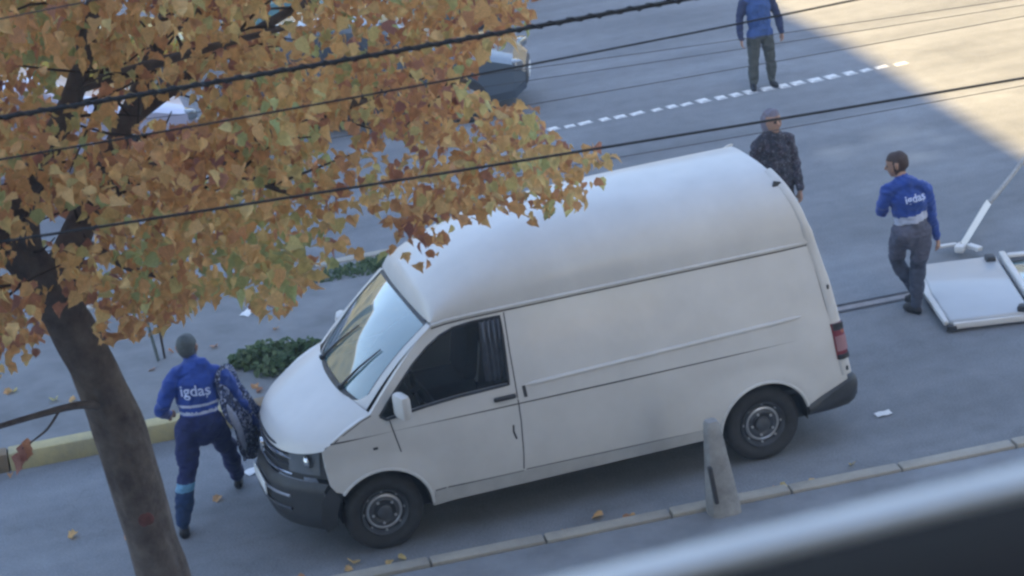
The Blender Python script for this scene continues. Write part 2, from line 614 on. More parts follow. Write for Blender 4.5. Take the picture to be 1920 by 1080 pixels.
for fl in range(10):
    for k in range(13):
        x = -32 + k * 3.0
        z = 2.2 + fl * 3.15
        if fl == 2 and -6 < x < 3: continue
        if w0 is None:
            w0 = wf.build('window', MT['conc'], bld, smooth=False); p0_ = wp.build('pane', MT['glass'], w0, smooth=False); ww = w0
        else:
            ww = w0.copy(); C.objects.link(ww); ww.parent = bld
            pp = p0_.copy(); C.objects.link(pp); pp.parent = ww
        ww.location = (x, .05, z)
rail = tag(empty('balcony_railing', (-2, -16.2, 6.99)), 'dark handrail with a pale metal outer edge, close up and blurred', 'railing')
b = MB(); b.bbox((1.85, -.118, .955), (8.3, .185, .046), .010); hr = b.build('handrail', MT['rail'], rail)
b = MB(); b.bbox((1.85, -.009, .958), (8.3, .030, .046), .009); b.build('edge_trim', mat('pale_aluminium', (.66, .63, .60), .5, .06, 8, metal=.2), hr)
bp = MB(); bp.tube([(0, 0, 0), (0, 0, .90)], .009, 8)
b0 = None
for k in range(52):
    if b0 is None: b0 = bp.build('baluster', MT['rail'], rail); o = b0
    else:
        o = b0.copy(); C.objects.link(o); o.parent = rail
    o.location = (-2.3 + k * .16, 0, 0)

# ------------------------------------------------------------------ the van
W = 1.904
def xrear(z):
    T = [(.3, 5.16), (.43, 5.16), (.6, 5.11), (.81, 5.07), (1.12, 5.03), (1.5, 4.975), (1.86, 4.90), (2.18, 4.81), (2.35, 4.75), (2.55, 4.66)]
    for (a, xa), (c, xc) in zip(T[:-1], T[1:]):
        if z <= c:
            return xa + (xc - xa) * max(0, (z - a)) / (c - a)
    return T[-1][1]
def YS(x, z):
    """inset of the near flank from y = 0"""
    y = 0.0
    if z < .75: y += .045 * ((.75 - z) / .45) ** 2
    if z > 1.05: y += .012 * min(1, (z - 1.05) / .02)
    if z > 1.15: y += .135 * (z - 1.15) + .03 * ((z - 1.15) / .7) ** 2
    if x < 1.0: y += .20 * ((1.0 - x) / 1.0) ** 2.4
    if x > 4.5: y += .05 * ((x - 4.5) / .6) ** 2
    for cx in (.894, 4.294):
        d = math.hypot(x - cx, z - .34)
        if d < .56: y -= .022 * max(0, 1 - abs(d - .43) / .13)
    return y
van = tag(empty('delivery_van', (2.6, .95, 0)), 'white high roof panel van standing in the road without its tailgate', 'van')
INV = Matrix.Translation((-2.6, -.95, 0))
def vp(o):
    o.matrix_parent_inverse = INV; return o
def arc(cx, cz, r, a0, a1, n=16):
    return [(cx + r * math.cos(math.radians(a)), cz + r * math.sin(math.radians(a))) for a in lin(a0, a1, n)]
A = [(1.03, 1.405), (1.17, 1.555), (1.32, 1.70), (1.46, 1.825)]
side_out = [(.45, 1.0), (.455, .84), (.475, .68), (.51, .625)] + arc(.894, .34, .41, 140, 2, 18) + [(1.31, .315)] \
    + [(3.875, .325)] + arc(4.294, .34, .41, 178, 14, 18) + [(4.72, .45), (4.9, .515), (5.1, .585)] \
    + [(xrear(z), z) for z in (.7, .81, .95, 1.12, 1.3, 1.5, 1.68, 1.86)] + [(x, 1.86) for x in (4.5, 4, 3.5, 3, 2.5, 2.1, 1.8)] + [(1.62, 1.855), (1.50, 1.845)] \
    + [(1.40, 1.775), (1.28, 1.665), (1.14, 1.525), (1.0, 1.375), (.885, 1.245)] + [(.78, 1.205), (.66, 1.145), (.55, 1.075)]
win = [(0.955, 1.205), (1.04, 1.305), (1.16, 1.43), (1.3, 1.57), (1.44, 1.68), (1.56, 1.75), (1.68, 1.79), (1.84, 1.805), (2.085, 1.805),
       (2.085, 1.65), (2.07, 1.235), (1.62, 1.225), (1.35, 1.205), (1.13, 1.18), (1.01, 1.165)]
V2, F = cdt_fill(side_out, [win], .055)
for far in (0, 1):
    V = [(x, YS(x, z) if not far else W - YS(x, z), z) for x, z in V2]
    mb = MB(); mb.add(V, F)
    # inner return so the skin has depth
    lo = dense(side_out, .055)
    rv = []
    for (x, z) in lo:
        y = YS(x, z)
        rv += [(x, y if not far else W - y, z), (x, y + .05 if not far else W - y - .05, z)]
    mb.add(rv, [(2 * i, 2 * ((i + 1) % len(lo)), 2 * ((i + 1) % len(lo)) + 1, 2 * i + 1) for i in range(len(lo))])
    lo = dense(win, .055)
    rv = []
    for (x, z) in lo:
        y = YS(x, z)
        rv += [(x, y if not far else W - y, z), (x, y + .05 if not far else W - y - .05, z)]
    mb.add(rv, [(2 * i, 2 * ((i + 1) % len(lo)), 2 * ((i + 1) % len(lo)) + 1, 2 * i + 1) for i in range(len(lo))])
    vp(mb.build('side_panel', MT['van'], van, angle=35))
    # window pane and rubber frame
    gV, gF = cdt_fill(win, (), .08)
    g = MB(); g.add([(x, YS(x, z) + .022 if not far else W - YS(x, z) - .022, z) for x, z in gV], gF)
    wn = vp(g.build('door_window', MT['glass'], van))
    fr = MB()
    pts = [(x, (YS(x, z) + .004) if not far else W - YS(x, z) - .004, z) for x, z in dense(win + win[:1], .05, False)]
    fr.tube(pts, .013, 6, False)
    fr.build('window_seal', MT['black'], wn)

def drape(name, poly, off, m, thick=.0, parent=van, step=.05, far=False, smooth=True):
    """a panel lying on the flank, proud by off"""
    V2, F = cdt_fill(poly, (), step)
    s = MB()
    ys = (lambda x, z: YS(x, z) - off)
    s.add([(x, ys(x, z), z) for x, z in V2], F)
    if thick > 0:
        lo = dense(poly, step)
        rv = []
        for x, z in lo:
            rv += [(x, ys(x, z), z), (x, ys(x, z) + thick, z)]
        s.add(rv, [(2 * i, 2 * ((i + 1) % len(lo)), 2 * ((i + 1) % len(lo)) + 1, 2 * i + 1) for i in range(len(lo))])
    o = s.build(name, m, parent, angle=50)
    if parent is van: vp(o)
    return o
def seam(pts, wd=.011, off=.0012, m='gap', name='panel_gap', parent=van):
    P = dense(pts, .05, False)
    s = MB()
    V, F = [], []
    for i, (x, z) in enumerate(P):
        a = P[max(0, i - 1)]; c = P[min(len(P) - 1, i + 1)]
        d = Vector((c[0] - a[0], c[1] - a[1])).normalized()
        nx, nz = -d.y * wd / 2, d.x * wd / 2
        for sg in (-1, 1):
            xx, zz = x + sg * nx, z + sg * nz
            V.append((xx, YS(xx, zz) - off, zz))
    F = [(2 * i, 2 * i + 2, 2 * i + 3, 2 * i + 1) for i in range(len(P) - 1)]
    s.add(V, F)
    o = s.build(name, MT[m], parent)
    if parent is van: vp(o)
    return o
# door: its shut lines, handle and the crease
seam([(1.03, 1.16), (1.06, 1.0), (1.09, .86)], .010)
seam([(2.125, 1.83), (2.12, 1.5), (2.125, 1.2), (2.13, .9), (2.12, .6), (2.11, .46)], .010)
seam([(1.33, .455), (1.7, .445), (2.11, .44)], .011)
seam([(2.13, .45), (2.8, .44), (3.4, .43), (3.88, .42)], .009)
seam([(.52, 1.052), (.8, 1.062), (1.03, 1.066), (1.6, 1.06), (2.1, 1.058), (2.13, 1.058), (3, 1.056), (4, 1.06), (5.0, 1.07)], .012, .0014, name='crease_shade')  # last strip: dark colour laid on as the shade of the pressed crease
seam([(.47, 1.02), (.56, 1.062), (.68, 1.135), (.80, 1.198), (.885, 1.228)], .008)
# gutter under the high roof
gut = [(1.50, 1.848), (1.62, 1.862), (1.8, 1.868), (2.1, 1.87), (3.0, 1.87), (4.0, 1.87), (4.87, 1.87)]
s = MB(); s.tube([(x, YS(x, z) - .004, z) for x, z in dense(gut, .1, False)], .014, 8); vp(s.build('roof_gutter', MT['van'], van))
seam([(x, z - .026) for x, z in gut], .010, .003)
# sill, pressed bright rib along the cargo side
drape('sill', [(1.30, .325), (1.33, .445), (3.86, .425), (3.88, .33)], .010, MT['van_dirty'], .03)
s = MB(); s.tube([(x, YS(x, 1.2 + (x - 2.21) * .024) + .002, 1.2 + (x - 2.21) * .024) for x in lin(2.2, 4.71, 30)], [.004] + [.019] * 28 + [.004], 8)
vp(s.build('side_rib', MT['van'], van))
# wheel arch lips
for cx in (.894, 4.294):
    a0, a1 = (142, 2) if cx < 1 else (178, 14)
    s = MB(); s.tube([(x, YS(x, z) - .004, z) for x, z in arc(cx, .34, .415, a0, a1, 24)], .014, 8); vp(s.build('arch_lip', MT['van'], van))
    s = MB()
    s.grid(lambda a, v, cx=cx: (cx + .405 * math.cos(a), .03 + v, .34 + .405 * math.sin(a)), lin(math.radians(-5), math.radians(185), 20), [0, .35])
    vp(s.build('wheel_arch_liner', MT['dark'], van))
    s = MB()
    s.grid(lambda a, v, cx=cx: (cx + .405 * math.cos(a), W - .03 - v, .34 + .405 * math.sin(a)), lin(math.radians(-5), math.radians(185), 20), [0, .35])
    vp(s.build('wheel_arch_liner', MT['dark'], van))
# handles, flap, indicator
s = MB(); s.bbox((2.015, YS(2.0, 1.135) - .018, 1.135), (.19, .035, .038), .012); vp(s.build('door_handle', MT['black'], van))
seam([(2.19, 1.20), (2.195, 1.14), (2.2, 1.09)], .030, .002, 'black', 'lock_cover')
seam([(2.06, .88), (2.055, .82), (2.075, .75)], .016, .002, 'black', 'door_check_slot')
seam([(.86, .945), (.90, .945)], .022, .003, 'black', 'side_marker')

# roof
def roof_pt(u, a):
    ca, sa = math.cos(a), math.sin(a)
    n = 2.9
    yy = -math.copysign(abs(ca) ** (2 / n), ca)
    g = abs(sa) ** (2 / n)
    hw = .952 - YS(2.5, 1.86)
    y = .952 + yy * hw
    x0 = 1.50 - .045 * (1 - abs(yy) ** 2.4)
    zt = 1.872 + .61 * g
    x1 = xrear(zt)
    uu = u ** 1.5
    x = x0 + (x1 - x0) * uu
    d = x - x0
    f = .20 * min(1, d / .05) ** .6 + .80 * (1 - math.exp(-d / .52)) / (1 - math.exp(-3.2 / .52))
    f = min(f, 1)
    if x < 1.75:   # follow the flank inwards at the front
        pass
    hd = .03 * (1 - yy * yy) * math.exp(-d / .5)
    return (x, y, 1.866 + hd + .61 * f * g)
s = MB(); s.grid(roof_pt, lin(0, 1, 46), [PI * (1 - math.cos(PI * k / 44)) / 2 for k in range(45)])
roof = vp(s.build('high_roof', MT['van'], van, angle=60))
# windscreen header bar under the roof nose
def cowl(v):
    t = abs(2 * v - 1)
    y = .16 + (W - .32) * v
    return Vector((.775 + .11 * t ** 2.6, y, 1.272 - .022 * t ** 3))
def header(v):
    t = abs(2 * v - 1)
    y = .135 + (W - .27) * v
    return Vector((1.465 + .03 * t ** 2.4, y, 1.885 - .04 * t ** 2))
def screen(u, v, off=0):
    p = cowl(v).lerp(header(v), u)
    n = Vector((-.70, 0, .71))
    return tuple(p + n * (.05 * math.sin(PI * u) * (1 - .4 * abs(2 * v - 1)) + off))
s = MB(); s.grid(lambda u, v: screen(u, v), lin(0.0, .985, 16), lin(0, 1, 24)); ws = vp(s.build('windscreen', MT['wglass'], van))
s = MB(); s.grid(lambda u, v: screen(u, v, .004), [.965, .98, .999], lin(0, 1, 24)); s.grid(lambda u, v: screen(u, v, .004), lin(0, 1, 16), [.032, .040, .046]); s.grid(lambda u, v: screen(u, v, .004), lin(0, 1, 16), [.954, .960, .968])
s.build('windscreen_seal', MT['black'], ws)
for a_, c_ in ((-.012, .036), (.964, 1.012)):
    s = MB(); s.grid(lambda u, v: screen(u, v, .007), lin(-.04, 1.0, 16), lin(a_, c_, 5)); vp(s.build('windscreen_pillar', MT['van'], van))
# rounded lower corners of the glass
for sg in (0, 1):
    s = MB()
    def cor(u, k, sg=sg):
        v = .03 + .16 * (1 - math.sqrt(max(0, 1 - (1 - u / .22) ** 2))) * k
        return screen(u - .03, v if sg == 0 else 1 - v, .0065)
    s.grid(cor, lin(0, .22, 10), lin(0, 1, 4)); vp(s.build('windscreen_corner', MT['van'], van))
s = MB(); s.grid(lambda u, v: screen(u, v, .006), [-.06, -.03, .0, .022], lin(.05, .95, 24)); vp(s.build('cowl_panel', MT['black'], van))
for v0, v1 in ((.30, .10), (.78, .42)):
    s = MB(); a_ = Vector(screen(.01, v0, .018)); b_ = Vector(screen(.52, v1 * .6 + v0 * .4, .014)); s.tube([a_, a_.lerp(b_, .5) + Vector((-.01, 0, .01)), b_], [.014, .010, .006], 6)
    s.bbox(a_, (.05, .05, .04), .01); vp(s.build('wiper', MT['black'], van))
# bonnet
def bonnet(u, v):
    t = abs(2 * v - 1)
    ex, ez = .45 + .435 * u, 1.0 + .245 * (u ** .9)
    cx, cz = .125 + .65 * u, .955 + .31 * (u ** .72)
    if u < .12: cz -= .05 * (1 - u / .12) ** 2
    k = t ** 2.6
    y0 = YS(ex, ez)
    kz = t ** 4
    return (cx + (ex - cx) * k, y0 + (W - 2 * y0) * v, cz + (ez - cz) * kz - .006 * (1 - t))
s = MB(); s.grid(bonnet, lin(0, 1, 20), [.5 - .5 * math.cos(PI * k / 30) for k in range(31)]); vp(s.build('bonnet', MT['van'], van))
# front: grille, headlights, bumper
def front(y, z, off=0):
    t = abs((y - .952) / .80)
    k = min(1.0, t) ** 2.6
    x = .10 + .37 * k
    bul = {0: 0}
    x += .03 * max(0, (z - .62)) / .3 - (.045 if z < .60 else .045 * max(0, 1 - (z - .60) / .06))
    if z < .34: x += .05 * (.34 - z) / .12
    return Vector((x - off, y, z))
def fr_grid(name, y0, y1, z0, z1, off, m, parent, ny=24, nz=6):
    q = MB(); q.grid(lambda u, v: tuple(front(u, v, off)), lin(y0, y1, ny), lin(z0, z1, nz)); o = q.build(name, m, parent)
    if parent is van: vp(o)
    return o
fr_grid('front_bumper', .145, W - .145, .24, .66, 0.0, MT['black'], van, 40, 14)
gr = fr_grid('grille', .34, W - .34, .66, .955, -.02, MT['black'], van, 30, 6)
for z in (.70, .775, .85, .925):
    q = MB(); q.tube([tuple(front(y, z, .0)) for y in lin(.42, W - .42, 20)], .012 if z != .85 else .016, 6); q.build('grille_bar', MT['chrome'] if z in (.70, .85) else MT['black'], gr)
q = MB(); q.lathe([(0.0, -.02), (.05, -.02), (.062, -.012), (.062, .01)], 20, 'x', (.095, .952, .80)); q.build('badge', MT['chrome'], gr)
for sg in (0, 1):
    y0, y1 = (.13, .46) if sg == 0 else (W - .46, W - .13)
    hl = fr_grid('headlight', y0, y1, .70, .975, .004, MT['black'], van, 12, 6)
    yc = .30 if sg == 0 else W - .30
    fr_grid('lens', *((.19, .44) if sg == 0 else (W - .44, W - .19)), .73, .95, .012, MT['lens'], hl, 10, 5)
    q = MB(); pc = front(.275 if sg == 0 else W - .275, .845, .02); q.lathe([(0, -.03), (.03, -.026), (.052, -.012), (.06, .01)], 16, 'x', tuple(pc)); q.build('reflector', MT['chrome'], hl)
for z in (.40, .52):
    q = MB(); q.tube([tuple(front(y, z, .012)) for y in lin(.40, W - .40, 20)], .013, 6); vp(q.build('bumper_trim', MT['silver'] if z == .52 else MT['rim'], van))
q = MB(); q.bbox(tuple(front(.952, .50, .02)), (.012, .50, .11), .004); vp(q.build('number_plate', MT['paper'], van))
# black bumper corner wrapping to the arch
for far in (0, 1):
    P2, F2 = cdt_fill([(.455, .66), (.475, .67), (.515, .62), (.53, .56), (.495, .42), (.48, .30), (.40, .26), (.36, .35), (.38, .55)], (), .05)
    q = MB()
    q.add([(x, (YS(max(x, .4), z) - .006) if not far else W - YS(max(x, .4), z) + .006, z) for x, z in P2], F2); vp(q.build('bumper_corner', MT['black'], van))
# underbody, floor, interior
q = MB(); q.box((2.75, .952, .36), (4.4, 1.50, .20)); q.box((2.6, .952, .40), (2.5, 1.80, .12)); vp(q.build('underbody', MT['dark'], van))
q = MB(); q.box((3.6, .952, .56), (2.9, 1.70, .04)); vp(q.build('cargo_floor', MT['seatm'], van))
q = MB(); q.box((2.3, .952, 1.2), (.03, 1.62, 1.2)); vp(q.build('bulkhead', MT['seatm'], van))
q = MB(); q.bbox((1.14, .952, 1.07), (.44, 1.55, .22), .06); q.bbox((1.0, .952, 1.13), (.3, 1.4, .12), .05); vp(q.build('dashboard', MT['dark'], van))
for yc in (.50, 1.38):
    q = MB(); q.bbox((1.82, yc, .82), (.5, .5, .16), .05); q.bbox((2.07, yc, 1.2), (.14, .48, .66), .05, Matrix.Rotation(math.radians(10), 3, 'Y')); q.bbox((2.13, yc, 1.62), (.09, .26, .16), .035); vp(q.build('seat', MT['seatm'], van))
q = MB()
cw = Vector((1.43, .50, 1.20)); ax = Matrix.Rotation(math.radians(62), 3, 'Y')
q.tube([cw + ax @ Vector((.19 * math.cos(t), .19 * math.sin(t), 0)) for t in lin(0, 2 * PI, 25)], .015, 8, False)
q.tube([cw + ax @ Vector((-.18, 0, 0)), cw, cw + ax @ Vector((.18, 0, 0))], .014, 6); q.tube([cw, cw + Vector((-.25, 0, -.14))], .025, 8)
vp(q.build('steering_wheel', MT['black'], van))
q = MB()
q.grid(lambda u, v: (1.90 + .17 * u + .0, .125 + .018 * math.sin(u * 24), 1.26 + .53 * v), lin(0, 1, 30), [0, 1])
vp(q.build('cab_curtain', mat('curtain_cloth', (.16, .18, .22), .9, .2, 10), van))
# driver's mirror
q = MB(); q.bbox((1.12, -.13, 1.315), (.10, .20, .22), .045, Matrix.Rotation(.25, 3, 'Z')); mir = vp(q.build('mirror', MT['van'], van))
q = MB(); q.tube([(1.10, .09, 1.24), (1.11, .0, 1.24), (1.115, -.08, 1.25)], .022, 8); q.build('mirror_arm', MT['black'], mir)
q = MB(); q.bbox((1.12, W + .13, 1.315), (.10, .20, .22), .045, Matrix.Rotation(-.25, 3, 'Z')); mir = vp(q.build('mirror', MT['van'], van))
q = MB(); q.tube([(1.10, W - .09, 1.24), (1.11, W, 1.24), (1.115, W + .08, 1.25)], .022, 8); q.build('mirror_arm', MT['black'], mir)
# rear jamb with lamps, rear bumper
def jamb_path(far):
    P = []
    for z in lin(.64, 1.86, 16):
        x = xrear(z); y = YS(x, z); P.append(Vector((x - .012, y - .004, z)))
    for a in lin(.06, PI / 2, 16):
        p = Vector(roof_pt(1.0, a)); P.append(p + Vector((-.012, -.003, .004)))
    return [Vector((p.x, W - p.y, p.z)) if far else p for p in P]
for far in (0, 1):
    P = jamb_path(far)
    q = MB(); q.tube(P[:28], [.05] * 12 + [.046] * 5 + [.036] * 11, 10, True, 0, .38, (1, 0, 0))
    jm = vp(q.build('rear_jamb', MT['van'], van))
    q = MB()
    for z0 in (1.46, .70):
        x = xrear(z0); y = YS(x, z0) - .022
        q.bbox((x, y if not far else W - y, z0), (.022, .02, .04), .006)
    q.build('rubber_stop', MT['black'], jm)
    tl = MB()
    tl.tube([(xrear(z) - .008, (YS(xrear(z), z) - .010) if not far else W - YS(xrear(z), z) + .010, z) for z in lin(.80, 1.135, 8)], .056, 10, True, 0, .5, (1, 0, 0))
    t_ = vp(tl.build('tail_light', MT['red'], van))
    tl = MB(); tl.tube([(xrear(z) - .004, (YS(xrear(z), z) - .016) if not far else W - YS(xrear(z), z) + .016, z) for z in lin(.88, 1.02, 5)], .055, 10, True, 0, .5, (1, 0, 0))
    tl.build('lamp_lens', MT['pinkl'], t_)
    tl = MB(); tl.tube([(xrear(z) - .004, (YS(xrear(z), z) - .016) if not far else W - YS(xrear(z), z) + .016, z) for z in lin(.80, .845, 3)], .056, 10, True, 0, .5, (1, 0, 0))
    tl.tube([(xrear(z) - .004, (YS(xrear(z), z) - .016) if not far else W - YS(xrear(z), z) + .016, z) for z in lin(1.07, 1.135, 3)], .056, 10, True, 0, .5, (1, 0, 0))
    tl.build('lamp_cap', MT['black'], t_)
seam([(4.86, 1.86), (4.90, 1.6), (4.945, 1.3), (4.975, 1.15)], .008)
# dark notch at the top of the jamb
pk = Vector(roof_pt(1.0, .86)); q = MB(); q.bbox(pk + Vector((-.05, -.012, -.01)), (.07, .02, .075), .006, Matrix.Rotation(.3, 3, 'Y')); vp(q.build('hinge_cover', MT['black'], van))
def rb(far):
    prof = [(4.70, .36, .44), (4.78, .345, .47), (4.9, .335, .515), (5.0, .335, .552), (5.1, .34, .588), (5.17, .36, .59), (5.215, .40, .57), (5.23, .44, .53)]
    q = MB(); V = []; F = []
    for x, a, c in prof:
        yy = YS(min(x, 5.1), .5) - .012 + (.10 * max(0, (x - 5.1) / .13) ** 2)
        for dz, dy in ((a, .02), (a + .03, -.006), ((a + c) / 2, -.014), (c - .03, -.010), (c, .02)):
            V.append((x, yy + dy if not far else W - yy - dy, dz))
    for i in range(len(prof) - 1):
        for k in range(4): F.append((i * 5 + k, (i + 1) * 5 + k, (i + 1) * 5 + k + 1, i * 5 + k + 1))
    q.add(V, F); return q
for far in (0, 1): vp(rb(far).build('rear_bumper_corner', MT['black'], van))
q = MB(); q.bbox((5.15, .952, .47), (.16, W - .24, .20), .04); vp(q.build('rear_bumper', MT['black'], van))
q = MB(); q.bbox((4.95, .952, .57), (.1, W - .2, .06), .015); vp(q.build('rear_sill', MT['van'], van))
# wheels
R_T = .335
q = MB(); q.bbox((0, 0, 0), (.022, .02, .022), .006); BOLT = q.build('wheel_bolt', MT['silver']); C.objects.unlink(BOLT)
def wheel(x, far):
    y = .055 if not far else W - .055
    sg = 1 if not far else -1
    t = MB()
    t.lathe([(.205, .03), (.235, -.0), (.28, -.012), (.315, .004), (R_T, .03), (R_T, .19), (.315, .21), (.24, .22), (.205, .19)], 40, 'y')
    for k in range(26):   # tread blocks
        a = 2 * PI * k / 26
        t.box(((R_T - .002) * math.cos(a), .11, (R_T - .002) * math.sin(a)), (.012, .13, .035), Matrix.Rotation(-a, 3, 'Y'))
    wo = t.build('wheel', MT['rubber'], van)
    rm = MB(); rm.lathe([(.208, .022), (.20, .006), (.188, .02), (.172, .055), (.155, .058), (.135, .035), (.10, .028), (.085, .04), (0, .045)], 40, 'y')
    rm.build('rim', MT['rim'], wo)
    rg = MB(); rg.lathe([(.158, .050), (.153, .030), (.140, .024), (.130, .036)], 40, 'y'); rg.build('rim_ring', MT['silver'], wo)
    hc = MB(); hc.lathe([(.066, .04), (.064, .012), (.045, .004), (0, .003)], 24, 'y'); hc.build('hub_cap', MT['rim'], wo)
    for k in range(13):
        a = 2 * PI * k / 8 + .3 if k < 8 else 2 * PI * k / 5 + .6
        r_, d_ = (.177, .046) if k < 8 else (.10, .02)
        bo = BOLT.copy(); C.objects.link(bo); bo.parent = wo
        bo.location = (r_ * math.cos(a), d_, r_ * math.sin(a))
    vp(wo)
    wo.location = (x, y, R_T)
    wo.rotation_euler = (0, random.uniform(0, 3), 0 if not far else PI)
for x in (.894, 4.294):
    wheel(x, 0); wheel(x, 1)

# ------------------------------------------------------------------ the tailgate lying on the road
MT['tgp'] = mat('tailgate_paint', (.40, .42, .44), .4, .05, 2, coat=.3)
tg = tag(empty('van_tailgate', (6.98, 1.86, 0)), 'torn off white van tailgate lying flat on the road, pale glass at one end', 'van tailgate')
bd = Vector((.27, .963, 0)).normalized(); ad = Vector((.963, -.27, 0)).normalized()
def TG(a, c, z): return Vector((6.98, 1.86, 0)) + ad * a + bd * c + Vector((0, 0, z))
TINV = Matrix.Translation((-6.98, -1.86, 0))
def tgp(name, pts, z0, z1, m, parent=tg, bev=.02):
    bm = bmesh.new()
    vs_ = [bm.verts.new(TG(a, c, z0)) for a, c in pts]
    f = bm.faces.new(vs_)
    r = bmesh.ops.extrude_face_region(bm, geom=[f])
    for v in [e for e in r['geom'] if isinstance(e, bmesh.types.BMVert)]: v.co.z += z1 - z0
    bmesh.ops.recalc_face_normals(bm, faces=bm.faces)
    bmesh.ops.bevel(bm, geom=bm.edges[:], offset=bev, segments=3, affect='EDGES', profile=.5)
    me = bpy.data.meshes.new(name); bm.to_mesh(me); bm.free(); me.shade_smooth(); me.set_sharp_from_angle(angle=math.radians(40))
    o = link(name, me, m, parent)
    if parent is tg: o.matrix_parent_inverse = TINV
    return o
tgp('lower_panel', [(0, 0), (.80, .02), (.82, 1.66), (.02, 1.64), (-.03, .8)], .03, .115, MT['tgp'], bev=.03)
tgp('bottom_lip', [(-.05, .03), (-.005, .02), (.0, 1.62), (-.05, 1.60), (-.085, .8)], .05, .10, MT['van'], bev=.012)
tgp('side_lip', [(.03, -.045), (1.9, -.03), (1.9, .0), (.03, -.005)], .03, .095, MT['van'], bev=.012)
tgp('window_rail', [(.83, .03), (.90, .03), (.91, 1.66), (.84, 1.66)], .04, .155, MT['van'], bev=.02)
tgp('top_rail', [(1.72, .06), (1.86, .10), (1.86, 1.56), (1.72, 1.60)], .03, .13, MT['van'], bev=.02)
tgp('window_post', [(.91, .02), (1.73, .06), (1.73, .13), (.91, .10)], .03, .13, MT['van'], bev=.02)
tgp('window_post', [(.92, 1.66), (1.73, 1.60), (1.73, 1.53), (.92, 1.58)], .03, .13, MT['van'], bev=.02)
tgg = tgp('rear_window', [(.92, .105), (1.72, .135), (1.72, 1.52), (.92, 1.57)], .06, .085, mat('rear_glass', (0.16, 0.26, 0.27), .06, coat=1, ior=1.6), bev=.005)
tgp('window_seal', [(.925, 1.46), (1.1, 1.47), (1.1, 1.57), (.925, 1.575)], .07, .10, MT['black'], bev=.01)
tgp('latch', [(.66, .03), (.90, -.02), (.92, .10), (.70, .13)], .10, .165, MT['black'], bev=.02)
tgp('latch', [(.68, 1.47), (.78, 1.47), (.78, 1.60), (.68, 1.60)], .10, .165, MT['black'], bev=.02)
tgp('corner_trim', [(-.04, -.05), (.06, -.06), (.06, .0), (-.03, .02)], .02, .07, MT['black'], bev=.01)
# bent bar with a hinge block beside it
dbv = tag(empty('broken_roof_strut', (8.2, 3.95, 0)), 'white bent metal strut with a hinge block, lying beyond the tailgate', 'metal strut')
DI = Matrix.Translation((-8.2, -3.95, 0))
q = MB(); q.tube([(8.06, 3.70, .10), (8.45, 4.15, .13), (8.84, 4.60, .16)], [.05, .052, .055], 4, True, 0, .8); o = q.build('bar', MT['van'], dbv); o.matrix_parent_inverse = DI
q = MB(); q.tube([(8.86, 4.61, .16), (9.3, 5.06, .17), (9.7, 5.5, .17), (10.8, 6.7, .17)], [.032, .028, .026, .022], 8); o = q.build('thin_pipe', MT['conc'], dbv); o.matrix_parent_inverse = DI
q = MB(); q.bbox((8.05, 3.70, .09), (.16, .10, .08), .02, Matrix.Rotation(.8, 3, 'Z')); q.bbox((8.16, 3.60, .10), (.07, .18, .05), .012, Matrix.Rotation(.25, 3, 'Z')); q.bbox((7.97, 3.84, .09), (.20, .06, .03), .01, Matrix.Rotation(-.2, 3, 'Z')); o = q.build('hinge_block', MT['van'], dbv); o.matrix_parent_inverse = DI

